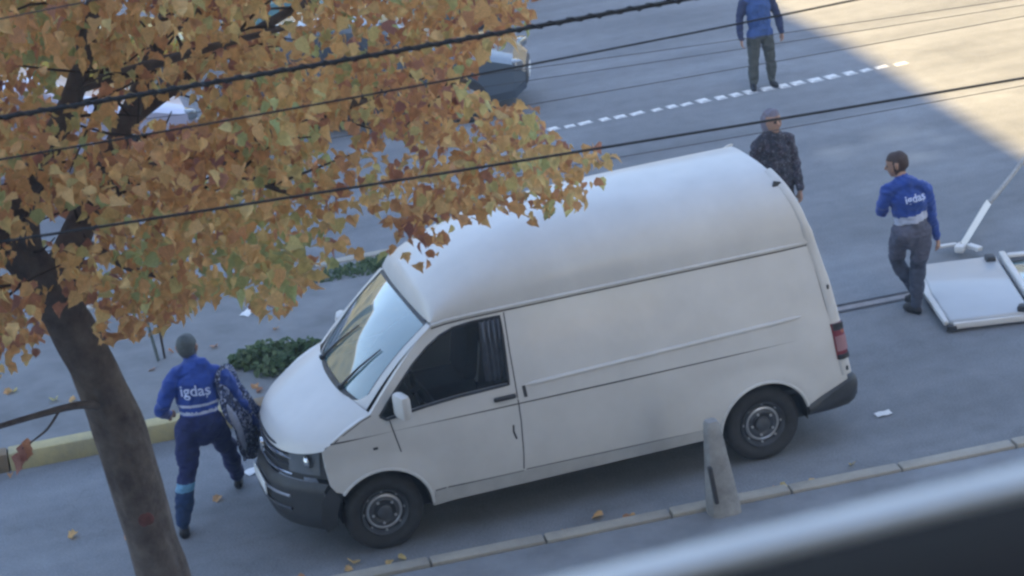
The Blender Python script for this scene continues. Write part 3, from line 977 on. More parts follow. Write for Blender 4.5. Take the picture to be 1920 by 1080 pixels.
# ------------------------------------------------------------------ people
def person(base, label, bones, mats, facing, rules, group=None, voxel=.011, name='person'):
    """bones: (tag, points, radii, flat, ref). One continuous surface from overlapping tapered tubes, fused by a voxel remesh"""
    mb = MB()
    for tg_, pts, rad, flat, ref in bones:
        pts = [Vector(p) for p in pts]
        if len(pts) == 1:
            pts = [pts[0] - Vector((0, 0, rad[0] * .02)), pts[0] + Vector((0, 0, rad[0] * .02))]; rad = [rad[0]] * 2
        # rounded ends
        d0 = (pts[0] - pts[1]).normalized(); d1 = (pts[-1] - pts[-2]).normalized()
        P, Rr = [], []
        for k in (.98, .8, .5): 
            P.append(pts[0] + d0 * rad[0] * k * .8); Rr.append(rad[0] * math.sqrt(max(.02, 1 - k * k)))
        P += pts; Rr += list(rad)
        for k in (.5, .8, .98):
            P.append(pts[-1] + d1 * rad[-1] * k * .8); Rr.append(rad[-1] * math.sqrt(max(.02, 1 - k * k)))
        mb.tube(P, Rr, 14, True, 0, flat, ref)
    tmp = mb.build('tmp_body', MT['dark'])
    md = tmp.modifiers.new('r', 'REMESH'); md.mode = 'VOXEL'; md.voxel_size = voxel
    sm = tmp.modifiers.new('s', 'SMOOTH'); sm.factor = .5; sm.iterations = 3
    dg = bpy.context.evaluated_depsgraph_get()
    me = bpy.data.meshes.new_from_object(tmp.evaluated_get(dg))
    old = tmp.data
    bpy.data.objects.remove(tmp); bpy.data.meshes.remove(old)
    me.materials.clear()
    names = list(mats)
    for k in names: me.materials.append(mats[k])
    segs = []
    for tg_, pts, rad, flat, ref in bones:
        pts = [Vector(p) for p in pts]
        if len(pts) == 1: segs.append((tg_, pts[0], pts[0], rad[0], rad[0], 0, 1))
        tot = sum((b_ - a_).length for a_, b_ in zip(pts[:-1], pts[1:])) or 1
        acc = 0
        for i in range(len(pts) - 1):
            L = (pts[i + 1] - pts[i]).length
            segs.append((tg_, pts[i], pts[i + 1], rad[i], rad[i + 1], acc / tot, (acc + L) / tot)); acc += L
    cen = np.empty(len(me.polygons) * 3); me.polygons.foreach_get('center', cen); cen = cen.reshape(-1, 3)
    bq = np.full(len(cen), 1e9); bi = np.zeros(len(cen), int); bt = np.zeros(len(cen))
    for j, (tg_, a_, b_, r0, r1, t0, t1) in enumerate(segs):
        a3 = np.array(a_); d = np.array(b_) - a3; L2 = float(d @ d)
        t = np.clip(((cen - a3) @ d) / L2, 0, 1) if L2 > 0 else np.zeros(len(cen))
        qd = np.linalg.norm(cen - (a3 + t[:, None] * d), axis=1) - (r0 + (r1 - r0) * t)
        mk = qd < bq
        bq[mk] = qd[mk]; bi[mk] = j; bt[mk] = (t0 + (t1 - t0) * t)[mk]
    cloth = set()
    mi = []
    for p in me.polygons:
        k = rules(segs[bi[p.index]][0], bt[p.index], p.center)
        mi.append(names.index(k))
        if k not in ('skin', 'hair', 'eye'): cloth.update(p.vertices)
    me.polygons.foreach_set('material_index', mi)
    nrm_ = {i: me.vertices[i].normal.copy() for i in cloth}
    co_ = {i: me.vertices[i].co.copy() for i in cloth}
    for i in cloth:   # folds in the clothes
        v = me.vertices[i]
        c = co_[i]
        f = noise.noise(Vector((c.x * 8, c.y * 8, c.z * 9))) * .018 + (1 - abs(noise.noise(Vector((c.x * 12 + 5, c.y * 12, c.z * 19)))) * 3) * .007
        v.co = c + nrm_[i] * f
    me.shade_smooth()
    me.transform(Matrix.Translation((-base[0], -base[1], -base[2])))
    me.name = name
    o = bpy.data.objects.new(name, me); C.objects.link(o); o.location = base
    tag(o, label, 'person', group)
    return o

def hand(bn, wrist, d, side, palm_n, s=1.0):
    """palm, four unequal bent fingers and a thumb"""
    d = Vector(d).normalized(); n = Vector(palm_n); n = (n - d * n.dot(d)).normalized(); sd = d.cross(n).normalized() * side
    w = Vector(wrist)
    bn.append(('hand', [w, w + d * .05 * s, w + d * .085 * s], [.026 * s, .037 * s, .034 * s], .55, tuple(sd)))
    for k, (off, ln) in enumerate(((-.028, .068), (-.009, .078), (.010, .073), (.028, .058))):
        a = w + d * .08 * s + sd * off * s
        b_ = a + (d * .9 + n * .25).normalized() * ln * .5 * s
        c_ = b_ + (d * .55 + n * .8).normalized() * ln * .5 * s
        bn.append(('hand', [a, b_, c_], [.0105 * s, .0095 * s, .0085 * s], 1, None))
    a = w + d * .03 * s - sd * .03 * s
    bn.append(('hand', [a, a + (d * .7 - sd * .7) .normalized() * .035 * s, a + (d * .9 - sd * .3 + n * .3).normalized() * .065 * s], [.013 * s, .0115 * s, .0095 * s], 1, None))

def head(bn, c, up, fwd, s=1.0, hair=True, hoodr=0):
    c = Vector(c); up = Vector(up).normalized(); f = Vector(fwd); f = (f - up * f.dot(up)).normalized(); r = f.cross(up)
    bn.append(('head', [c - up * .045 * s + f * .012 * s, c + up * .03 * s, c + up * .045 * s - f * .01 * s], [.075 * s, .088 * s, .086 * s], 1.14, tuple(r)))
    bn.append(('face', [c - up * .095 * s + f * .055 * s, c - up * .05 * s + f * .045 * s], [.035 * s, .055 * s], 1, None))
    bn.append(('face', [c + up * .005 * s + f * .098 * s, c - up * .032 * s + f * .118 * s], [.010 * s, .016 * s], 1, None))
    bn.append(('mouth', [c - up * .064 * s + f * .092 * s + r * .018 * s, c - up * .064 * s + f * .092 * s - r * .018 * s], [.008 * s] * 2, 1, None))
    for q in (-1, 1):
        bn.append(('ear', [c + r * q * .088 * s - up * .03 * s - f * .01 * s, c + r * q * .094 * s + up * .015 * s - f * .015 * s], [.012 * s, .018 * s], .6, tuple(f)))
        bn.append(('eye', [c + r * q * .033 * s + up * .004 * s + f * .088 * s], [.011 * s], 1, None))
    if hair:
        bn.append(('hair', [c + up * .05 * s - f * .02 * s, c + up * .035 * s - f * .035 * s, c - up * .02 * s - f * .045 * s], [.082 * s, .086 * s, .072 * s], 1.1, tuple(r)))

NAVY = mat('navy_jacket', (0.011, 0.048, 0.26), .75, .25, 12, sheen=.2)
NAVYD = mat('navy_dark', (0.010, 0.016, 0.050), .85, .3, 14)
TROU = mat('navy_trousers', (0.014, 0.022, 0.095), .85, .25, 10)
BAND = mat('reflective_band', (0.42, 0.46, 0.58), .4, .15, 20)
BANDB = mat('pale_blue_band', (0.10, 0.26, 0.40), .5, .15, 20)
SKIN = mat('skin', (0.33, 0.19, 0.13), .55, .1, 20)
HAIRD = mat('dark_hair', (0.022, 0.018, 0.017), .7, .3, 60)
HAIRG = mat('grey_hair', (0.075, 0.085, 0.085), .7, .3, 60)
HAIRB = mat('brown_hair', (0.050, 0.030, 0.026), .7, .3, 60)
SHOE = mat('dark_shoe', (0.012, 0.012, 0.016), .6, .2, 20)
EYE = mat('dark_eye', (0.012, 0.010, 0.010), .3)
LETTER = mat('letter_print', (0.50, 0.58, 0.80), .6, .1, 30)

def lettering(txt, person_o, centre, right, up, size, nrm, name='lettering', bold=.004):
    """flat print laid on the cloth"""
    cu = bpy.data.curves.new(name, 'FONT'); cu.body = txt; cu.size = size; cu.align_x = 'CENTER'; cu.align_y = 'CENTER'; cu.offset = bold * .5; cu.resolution_u = 3
    to = bpy.data.objects.new('tmp_text', cu); C.objects.link(to)
    ced = None
    if txt.endswith('ş'):
        cu.body = txt[:-1] + 's'
        bpy.context.view_layer.update()
        ced = to.dimensions.x / 2 - size * .26
    dg = bpy.context.evaluated_depsgraph_get()
    me = bpy.data.meshes.new_from_object(to.evaluated_get(dg))
    bpy.data.objects.remove(to)
    ymin = min(v.co.y for v in me.vertices)
    bm = bmesh.new(); bm.from_mesh(me)
    if ced is not None:
        y0 = ymin + size * .16
        vv = [bm.verts.new((ced + dx * size, y0 + dy * size, 0)) for dx, dy in ((-.03, .05), (.05, .05), (.05, -.06), (-.02, -.13), (-.05, -.10), (0, -.04))]
        bm.faces.new(vv)
    bmesh.ops.subdivide_edges(bm, edges=[e for e in bm.edges if e.calc_length() > .015], cuts=1)
    bmesh.ops.triangulate(bm, faces=bm.faces)
    pm = person_o.data
    bv = BVHTree.FromPolygons([v.co + person_o.location for v in pm.vertices], [list(p.vertices) for p in pm.polygons])
    cc = Vector(centre); R_ = Vector(right).normalized(); U_ = Vector(up).normalized(); N_ = Vector(nrm).normalized()
    for v in bm.verts:
        p = cc + R_ * v.co.x + U_ * v.co.y + N_ * .5
        h = bv.ray_cast(p, -N_)
        q = h[0] if h[0] is not None else p - N_ * .5
        v.co = q + N_ * .019 - person_o.location
    bm.to_mesh(me); bm.free()
    o = link(name, me, LETTER, person_o)
    return o

# -- worker at the front of the van
def vec(*a): return Vector(a)
bn = []
pel = vec(-.36, 1.32, .98); wst = vec(-.345, 1.34, 1.10); cst = vec(-.315, 1.39, 1.30); shc = vec(-.305, 1.42, 1.40); nk = vec(-.31, 1.46, 1.48); hd = vec(-.33, 1.52, 1.585)
rt = vec(.94, -.30, 0).normalized()
bn.append(('torso', [pel, wst, cst, shc], [.165, .168, .205, .150], .68, tuple(rt)))
bn.append(('seat', [pel + vec(0, 0, -.09), pel + vec(0, 0, .0)], [.165, .175], .72, tuple(rt)))
bn.append(('yoke', [vec(-.49, 1.43, 1.385), vec(-.305, 1.42, 1.415), vec(-.12, 1.39, 1.34)], [.075, .10, .075], .9, None))
bn.append(('neck', [shc, nk, hd + vec(0, 0, -.06)], [.07, .058, .055], 1, None))
head(bn, hd, (.0, .12, 1), (.4, .9, -.2))
bn.append(('armL', [vec(-.51, 1.42, 1.37), vec(-.63, 1.36, 1.17), vec(-.655, 1.40, 1.12)], [.078, .062, .058], 1, None))
bn.append(('armL', [vec(-.655, 1.40, 1.12), vec(-.62, 1.55, 1.03), vec(-.58, 1.66, .97)], [.058, .050, .040], 1, None))
hand(bn, (-.575, 1.68, .96), (.3, .8, -.35), -1, (.9, 0, -.2))
bn.append(('armR', [vec(-.10, 1.39, 1.33), vec(.0, 1.48, 1.10), vec(.06, 1.56, .93)], [.078, .064, .056], 1, None))
bn.append(('armR', [vec(.06, 1.56, .93), vec(.14, 1.63, .76), vec(.20, 1.69, .64)], [.056, .048, .040], 1, None))
hand(bn, (.205, 1.695, .625), (.45, .3, -.85), 1, (.4, .3, 0))
bn.append(('legL', [vec(-.455, 1.31, .96), vec(-.50, 1.31, .74), vec(-.535, 1.31, .52), vec(-.60, 1.26, .34), vec(-.65, 1.21, .13)], [.112, .100, .076, .078, .058], 1, None))
bn.append(('shoe', [vec(-.655, 1.19, .045), vec(-.64, 1.28, .045), vec(-.625, 1.36, .036)], [.043, .045, .036], .85, (0, 0, 1)))
bn.append(('legR', [vec(-.255, 1.34, .95), vec(-.18, 1.50, .73), vec(-.11, 1.66, .53), vec(-.07, 1.82, .33), vec(-.03, 1.97, .13)], [.112, .098, .076, .076, .058], 1, None))
bn.append(('shoe', [vec(-.035, 1.95, .045), vec(-.01, 2.05, .042), vec(.015, 2.14, .036)], [.042, .045, .036], .85, (0, 0, 1)))
def rulesL(t, k, p):
    if t in ('head', 'hair'): return 'hair'
    if t in ('neck',): return 'skin' if p.z > 1.46 else 'jacket'
    if t in ('face', 'ear', 'hand', 'mouth'): return 'skin'
    if t == 'eye': return 'eye'
    if t == 'shoe': return 'shoe'
    if t in ('legL', 'legR'):
        if t == 'legL' and .405 < p.z < .47: return 'bandb'
        if t == 'legL' and p.z < .405: return 'lowleg'
        return 'trousers'
    if t == 'seat': return 'trousers'
    if t == 'torso':
        if p.z < 1.06: return 'trousers'
        if 1.075 < p.z < 1.10 or 1.135 < p.z < 1.16: return 'band'
    if t == 'armL' and k > .8 and p.y > 1.5: return 'jacket'
    return 'jacket'
manL = person((-.45, 1.4, 0), 'worker in navy overalls bracing himself against the front of the white van', bn,
              {'jacket': NAVY, 'trousers': TROU, 'band': BAND, 'bandb': BANDB, 'lowleg': mat('trouser_leg', (.012, .035, .10), .85, .25, 10), 'skin': SKIN, 'hair': HAIRG, 'eye': EYE, 'shoe': SHOE}, (.4, .9), rulesL)
lettering('igdaş', manL, (-.355, 1.25, 1.285), (.955, -.28, -.03), (-.03, -.02, 1), .135, (-.26, -.955, .12))

# dark patterned coat hanging from his right arm
CAMO = bpy.data.materials.new('patterned_cloth'); CAMO.use_nodes = True
n_ = CAMO.node_tree; b_ = n_.nodes['Principled BSDF']; b_.inputs['Roughness'].default_value = .85
tc_ = n_.nodes.new('ShaderNodeTexCoord'); vo = n_.nodes.new('ShaderNodeTexVoronoi'); vo.inputs['Scale'].default_value = 12
nz_ = n_.nodes.new('ShaderNodeTexNoise'); nz_.inputs['Scale'].default_value = 14
va = n_.nodes.new('ShaderNodeVectorMath'); va.operation = 'ADD'
n_.links.new(tc_.outputs['Object'], nz_.inputs['Vector']); n_.links.new(tc_.outputs['Object'], va.inputs[0]); n_.links.new(nz_.outputs['Color'], va.inputs[1]); n_.links.new(va.outputs[0], vo.inputs['Vector'])
sp_ = n_.nodes.new('ShaderNodeSeparateColor'); n_.links.new(vo.outputs['Color'], sp_.inputs[0])
cr_ = n_.nodes.new('ShaderNodeValToRGB'); cr_.color_ramp.interpolation = 'CONSTANT'
def set_ramp(node, stops):
    el = node.color_ramp.elements
    while len(el) > 1: el.remove(el[0])
    el[0].position, el[0].color = stops[0][0], (*stops[0][1], 1)
    for p, c in stops[1:]:
        el.new(p).color = (*c, 1)
set_ramp(cr_, [(0, (.012, .016, .045)), (.32, (.030, .055, .16)), (.58, (.07, .08, .12)), (.76, (.36, .39, .52))])
n_.links.new(sp_.outputs[0], cr_.inputs[0]); n_.links.new(cr_.outputs[0], b_.inputs['Base Color'])
q = MB()
def coat(u, v):
    # u along the arm, v round it: a sheet thrown over the arm, its two sides hanging
    p = Vector((-.09, 1.40, 1.31)).lerp(Vector((.19, 1.68, .68)), u)
    a = v * 2 * PI
    drop = .5 * (1 - math.cos(a))
    L = .10 + .42 * math.sin(PI * min(1, .12 + u * .8)) ** 1.3
    wob = .035 * math.sin(u * 15 + drop * 4) * drop
    return (p.x + .01 + .125 * math.sin(a) * (1 - .35 * drop) + wob * .8 - .05 * drop * u, p.y + .125 * math.sin(a) * (1 - .2 * drop) + wob - .05, p.z + .115 - L * drop - .10 * drop + .03 * math.sin(u * 11 + a) * drop)
q.grid(coat, lin(0, 1, 26), lin(0, 1, 26))
o = q.build('coat', CAMO, None, origin=(.05, 1.58, .9)); tag(o, 'dark blue patterned coat hung over the arm of the man by the bonnet', 'coat')
# pale lining showing along its lower edge
q = MB(); q.tube([(-.13, 1.33, 1.08), (-.06, 1.34, .94), (-.02, 1.38, .80), (.0, 1.44, .62), (.0, 1.52, .44)], [.03, .035, .03, .028, .018], 8, True, 0, .5); q.build('lining', BAND, o).matrix_parent_inverse = Matrix.Translation((-.05, -1.58, -.9))

# -- worker walking past the tailgate
bn = []
pel = vec(6.915, 2.45, .90); wst = vec(6.905, 2.45, 1.02); cst = vec(6.895, 2.45, 1.22); shc = vec(6.885, 2.46, 1.345); hd = vec(6.835, 2.54, 1.555)
rt = vec(.96, -.28, 0).normalized()
bn.append(('torso', [pel, wst, cst, shc], [.155, .158, .185, .13], .68, tuple(rt)))
bn.append(('seat', [pel + vec(0, 0, -.09), pel], [.155, .165], .74, tuple(rt)))
bn.append(('yoke', [vec(6.72, 2.49, 1.335), vec(6.885, 2.45, 1.365), vec(7.045, 2.41, 1.305)], [.07, .09, .07], .9, None))
bn.append(('neck', [shc, vec(6.865, 2.49, 1.44), hd + vec(.01, 0, -.06)], [.066, .056, .054], 1, None))
head(bn, hd, (-.12, .12, 1), (-.8, .55, -.15))
bn.append(('armL', [vec(6.71, 2.50, 1.32), vec(6.675, 2.56, 1.17), vec(6.69, 2.62, 1.07)], [.076, .066, .058], 1, None))
bn.append(('armL', [vec(6.69, 2.62, 1.07), vec(6.74, 2.74, 1.06), vec(6.82, 2.83, 1.07)], [.058, .05, .04], 1, None))
hand(bn, (6.835, 2.845, 1.07), (.7, .5, .05), -1, (-.2, .2, -1))
bn.append(('armR', [vec(7.055, 2.41, 1.29), vec(7.11, 2.43, 1.10), vec(7.14, 2.45, .96)], [.074, .062, .054], 1, None))
bn.append(('armR', [vec(7.14, 2.45, .96), vec(7.18, 2.48, .82), vec(7.205, 2.50, .74)], [.054, .046, .038], 1, None))
hand(bn, (7.21, 2.502, .725), (.15, .12, -1), 1, (-.6, .5, 0))
bn.append(('legR', [vec(7.0, 2.44, .87), vec(7.01, 2.48, .66), vec(7.005, 2.53, .46), vec(6.96, 2.50, .28), vec(6.925, 2.46, .11)], [.108, .096, .072, .072, .056], 1, None))
bn.append(('shoe', [vec(6.93, 2.43, .045), vec(6.905, 2.52, .045), vec(6.88, 2.61, .036)], [.043, .045, .036], .85, (0, 0, 1)))
bn.append(('legL', [vec(6.815, 2.46, .88), vec(6.83, 2.60, .68), vec(6.85, 2.70, .50), vec(6.93, 2.66, .33), vec(6.99, 2.63, .20)], [.108, .096, .072, .070, .056], 1, None))
bn.append(('shoe', [vec(6.995, 2.62, .13), vec(6.985, 2.69, .085), vec(6.97, 2.77, .045)], [.042, .045, .036], .85, (0, 0, 1)))
def rulesR(t, k, p):
    if t in ('hair',): return 'hair'
    if t == 'head': return 'hair' if (p - vec(6.835, 2.54, 1.555)).dot(vec(-.8, .55, -.15)) < .02 or p.z > 1.60 else 'skin'
    if t == 'neck': return 'skin' if p.z > 1.42 else 'jacket'
    if t in ('face', 'ear', 'hand', 'mouth'): return 'skin'
    if t == 'eye': return 'eye'
    if t == 'shoe': return 'shoe'
    if t in ('legL', 'legR'): return 'trousers' if p.z > .55 else 'lowleg'
    if t == 'seat': return 'trousers'
    if t == 'torso':
        e = p.z - .16 * (p.x - 6.9)
        if e < .985: return 'trousers'
        if e < 1.065: return 'band'
    return 'jacket'
manR = person((6.95, 2.5, 0), 'worker in blue jacket and grey trousers stepping between van and torn off tailgate', bn,
              {'jacket': NAVY, 'trousers': mat('grey_trousers', (.085, .088, .125), .85, .25, 10), 'band': BAND, 'lowleg': mat('trouser_shin', (.042, .05, .078), .85, .25, 10), 'skin': SKIN, 'hair': HAIRB, 'eye': EYE, 'shoe': SHOE}, (.3, .9), rulesR)
lettering('igdaş', manR, (6.905, 2.3, 1.25), (.96, -.28, .12), (-.1, -.02, 1), .105, (-.26, -.955, .1))

# -- man at the lane line, cut off by the top of the picture
bn = []
S = .90
def T(x, y, z): return Vector((8.93 + x * S, 11.08 + y * S, z * S))
bn.append(('torso', [T(0, 0, .92), T(0, 0, 1.05), T(-.01, .0, 1.25), T(-.01, 0, 1.38)], [.17 * S, .178 * S, .20 * S, .15 * S], .66, (1, 0, 0)))
bn.append(('seat', [T(0, 0, .83), T(0, 0, .92)], [.155 * S, .17 * S], .72, (1, 0, 0)))
bn.append(('yoke', [T(-.19, 0, 1.37), T(0, 0, 1.41), T(.19, 0, 1.37)], [.072 * S, .09 * S, .072 * S], .9, None))
bn.append(('neck', [T(0, 0, 1.4), T(0, -.01, 1.55)], [.065 * S, .055 * S], 1, None))
head(bn, T(0, -.03, 1.63), (0, 0, 1), (-.2, -1, -.1), S)
for sg, k in ((-1, 'armL'), (1, 'armR')):
    bn.append((k, [T(sg * .21, 0, 1.35), T(sg * .285, .02, 1.12), T(sg * .31, 0, 1.0)], [.072 * S, .06 * S, .054 * S], 1, None))
    bn.append((k, [T(sg * .31, 0, 1.0), T(sg * .325, -.03, .90), T(sg * .325, -.06, .82)], [.054 * S, .047 * S, .038 * S], 1, None))
    hand(bn, T(sg * .325, -.065, .81), (0, -.12, -1), -sg, (-sg, -.2, 0), S)
bn.append(('legL', [T(-.095, 0, .86), T(-.12, -.01, .62), T(-.135, -.02, .46), T(-.145, 0, .28), T(-.15, .02, .11)], [.108 * S, .096 * S, .074 * S, .074 * S, .062 * S], 1, None))
bn.append(('legR', [T(.095, 0, .86), T(.115, -.01, .62), T(.13, -.02, .46), T(.14, 0, .28), T(.145, .02, .11)], [.108 * S, .096 * S, .074 * S, .074 * S, .062 * S], 1, None))
bn.append(('shoe', [T(-.155, .03, .045), T(-.185, -.07, .045), T(-.21, -.15, .036)], [.043, .045, .036], .85, (0, 0, 1)))
bn.append(('shoe', [T(.145, .03, .045), T(.15, -.07, .045), T(.155, -.15, .036)], [.043, .045, .036], .85, (0, 0, 1)))
def rulesT(t, k, p):
    if t in ('head',): return 'hair' if p.y > 11.08 or p.z > 1.68 * S else 'skin'
    if t == 'hair': return 'hair'
    if t in ('neck', 'face', 'ear', 'hand', 'mouth'): return 'skin'
    if t == 'eye': return 'eye'
    if t == 'shoe': return 'shoe'
    if t in ('legL', 'legR', 'seat'): return 'trousers' if p.z < .80 * S else 'jacket'
    if t in ('armL', 'armR'): return 'sleeve'
    return 'jacket' if p.z > .80 * S else 'trousers'
manT = person((8.93, 11.08, 0), 'man in blue jacket and olive trousers standing by the white lane line', bn,
              {'jacket': mat('blue_jacket', (.035, .080, .24), .8, .2, 12), 'sleeve': mat('dark_sleeve', (.022, .032, .085), .85, .2, 12), 'trousers': mat('olive_trousers', (.062, .068, .062), .9, .2, 10), 'skin': SKIN, 'hair': HAIRD, 'eye': EYE, 'shoe': SHOE}, (0, -1), rulesT)

# -- person in the patterned coat behind the van roof
bn = []
def Wp(x, y, z): return Vector((6.56 + x * .92, 5.0 + y, z * .97))
bn.append(('torso', [Wp(0, 0, .40), Wp(0, 0, .75), Wp(0, 0, 1.0), Wp(0, .0, 1.16), Wp(0, 0, 1.28)], [.215, .20, .175, .185, .135], .66, (1, 0, 0)))
bn.append(('yoke', [Wp(-.17, 0, 1.26), Wp(0, 0, 1.30), Wp(.17, 0, 1.25)], [.07, .09, .07], .9, None))
bn.append(('neck', [Wp(0, 0, 1.3), Wp(0, -.01, 1.42)], [.06, .052], 1, None))
head(bn, Wp(-.0, -.02, 1.50), (0, 0, 1), (.3, -1, -.1))
for sg, k in ((-1, 'armL'), (1, 'armR')):
    bn.append((k, [Wp(sg * .20, 0, 1.24), Wp(sg * .255, .02, 1.0), Wp(sg * .265, -.02, .90)], [.07, .06, .054], 1, None))
    bn.append((k, [Wp(sg * .265, -.02, .90), Wp(sg * .25, -.08, .78), Wp(sg * .24, -.11, .70)], [.054, .046, .038], 1, None))
    hand(bn, Wp(sg * .238, -.115, .685), (0, -.2, -1), -sg, (-sg, -.2, 0))
for sg in (-1, 1):
    bn.append(('leg', [Wp(sg * .09, 0, .6), Wp(sg * .10, 0, .42), Wp(sg * .10, .02, .12)], [.09, .07, .05], 1, None))
    bn.append(('shoe', [Wp(sg * .10, .03, .045), Wp(sg * .11, -.07, .045), Wp(sg * .12, -.14, .036)], [.042, .044, .035], .85, (0, 0, 1)))
bn.append(('scarf', [Wp(0, .03, 1.55), Wp(0, .05, 1.48), Wp(0, .035, 1.38), Wp(0, .0, 1.32)], [.092, .095, .088, .095], 1.0, (1, 0, 0)))
def rulesW(t, k, p):
    if t == 'eye': return 'eye'
    if t in ('scarf', 'hair', 'ear'): return 'scarf'
    if t == 'head': return 'scarf' if p.y > 4.95 or p.z > 1.52 else 'skin'
    if t in ('face', 'mouth', 'neck', 'hand'): return 'skin'
    if t == 'shoe': return 'shoe'
    if t == 'leg': return 'leg'
    return 'coat'
FLOR = CAMO.copy(); FLOR.name = 'small_flower_cloth'
for n2 in FLOR.node_tree.nodes:
    if n2.type == 'TEX_VORONOI': n2.inputs['Scale'].default_value = 12
    if n2.type == 'VALTORGB':
        set_ramp(n2, [(0, (.014, .013, .018)), (.40, (.05, .035, .05)), (.60, (.026, .03, .05)), (.84, (.11, .105, .125))])
wom = person((6.58, 5.0, 0), 'person in a dark patterned coat standing behind the rear of the van', bn,
             {'coat': FLOR, 'scarf': mat('grey_scarf', (.16, .145, .18), .85, .2, 12), 'skin': SKIN, 'eye': EYE, 'leg': NAVYD, 'shoe': SHOE}, (0, -1), rulesW)

# ------------------------------------------------------------------ cars beyond the crown
def car(x, y, rz, paint, label, length=4.2, tint=None, tall=1.46, group='cars waiting in the far carriageway', yellow=False):
    root = tag(empty('parked_car', (x, y, 0)), label, 'car', group)
    L = length; hw = .86
    # stations: (x, half width, z bottom, z belt, z roof, roof half width)
    st = [(-L / 2, .62, .38, .72, .72, .5), (-L / 2 + .12, .78, .28, .92, .93, .6), (-L / 2 + .35, .84, .24, .96, 1.12, .58), (-L / 2 + .85, .86, .22, .96, tall - .03, .60), (-L / 2 + 1.6, hw, .22, .95, tall, .62),
          (-.05 + .2, hw, .22, .93, tall - .02, .62), (.75, hw, .22, .92, 1.14, .62), (1.05, .86, .22, .90, .94, .66), (L / 2 - .55, .84, .22, .84, .87, .62), (L / 2 - .15, .76, .25, .72, .76, .55), (L / 2, .60, .34, .56, .60, .45)]
    q = MB(); V = []
    for (sx, h, zb, zl, zr, rw) in st:
        half = [(h * .9, zb), (h, zb + .12), (h, (zb + zl) / 2), (h * .975, zl), (rw + (h - rw) * .35, zl + (zr - zl) * .6), (rw, zr - .02 * (zr > zl + .1)), (rw * .55, zr + .015)]
        V += [(sx, a, z) for a, z in half] + [(sx, -a, z) for a, z in half[::-1]]
    n = 14; F = []
    for i in range(len(st) - 1):
        for k in range(n): F.append((i * n + k, i * n + (k + 1) % n, (i + 1) * n + (k + 1) % n, (i + 1) * n + k))
    F += [tuple(range(n)), tuple((len(st) - 1) * n + k for k in range(n))]
    q.add(V, F)
    body = q.build('body', paint, root, angle=25)
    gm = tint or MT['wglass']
    def quad(name, pts, mt, par=root):
        z_ = MB(); z_.add(pts, [tuple(range(len(pts)))]); return z_.build(name, mt, par, smooth=False)
    e = .012
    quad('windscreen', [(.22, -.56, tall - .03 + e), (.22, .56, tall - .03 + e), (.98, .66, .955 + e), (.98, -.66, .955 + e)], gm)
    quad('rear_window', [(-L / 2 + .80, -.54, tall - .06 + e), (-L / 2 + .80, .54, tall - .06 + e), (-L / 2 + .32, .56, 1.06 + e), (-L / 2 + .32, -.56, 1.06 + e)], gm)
    for sg in (-1, 1):
        quad('side_window', [(-L / 2 + .75, sg * (.855), .99), (.72, sg * .865, .97), (.60, sg * .80, 1.10), (.18, sg * .70, tall - .09), (-L / 2 + .95, sg * .70, tall - .09)], MT['glass'])
        z_ = MB(); z_.bbox((L / 2 - .13, sg * .58, .69), (.16, .30, .13), .04, Matrix.Rotation(-sg * .45, 3, 'Z')); z_.build('headlight', MT['lens'], root)
        z_ = MB(); z_.bbox((.72, sg * .95, .98), (.10, .16, .12), .03); z_.build('mirror', paint, root)
    z_ = MB(); z_.bbox((L / 2 - .03, 0, .46), (.10, .95, .20), .03); z_.build('grille', MT['black'], root)
    z_ = MB(); z_.bbox((L / 2 + .03, 0, .46), (.012, .5, .11), .004); z_.build('number_plate', MT['paper'], root)
    for wx in (-L / 2 + .78, L / 2 - .82):
        for sg in (-1, 1):
            t = MB(); t.lathe([(.0, .0), (.2, .0), (.29, .01), (.31, .04), (.31, .18), (.2, .2)], 24, 'y'); wo = t.build('wheel', MT['rubber'], root)
            r_ = MB(); r_.lathe([(.0, -.012), (.12, -.01), (.19, -.004), (.2, .02)], 20, 'y'); r_.build('rim', MT['silver'], wo)
            wo.location = (wx, sg * .875, .31); wo.rotation_euler = (0, 0, 0 if sg < 0 else PI)
    root.rotation_euler = (0, 0, rz)
    return root
DARKB = mat('car_dark_grey', (.09, .115, .145), .3, .05, 2, coat=1, metal=.4)
SILV = mat('car_white', (.62, .64, .66), .3, .05, 2, coat=.8)
LILA = mat('car_lilac', (.42, .41, .52), .3, .05, 2, coat=.8, metal=.3)
YELL = mat('car_yellow', (.42, .33, .05), .35, .05, 2, coat=.8)
GREY = mat('car_teal', (.13, .26, .29), .3, .05, 2, coat=.8)
car(4.12, 13.3, -.34, DARKB, 'dark grey hatchback with its front end showing past the edge of the autumn leaves')
car(-.6, 13.3, -.03, LILA, 'lilac grey car glimpsed through the middle of the leaves behind the dark grey hatchback', 4.3)
car(.1, 17.6, -.03, YELL, 'yellow car glimpsed through the leaves in the farthest lane', 4.3)
car(5.3, 17.9, -.03, GREY, 'teal car glimpsed at the top through the leaves', 4.3, tint=mat('tinted_glass', (.12, .24, .27), .05, coat=1, ior=1.7))

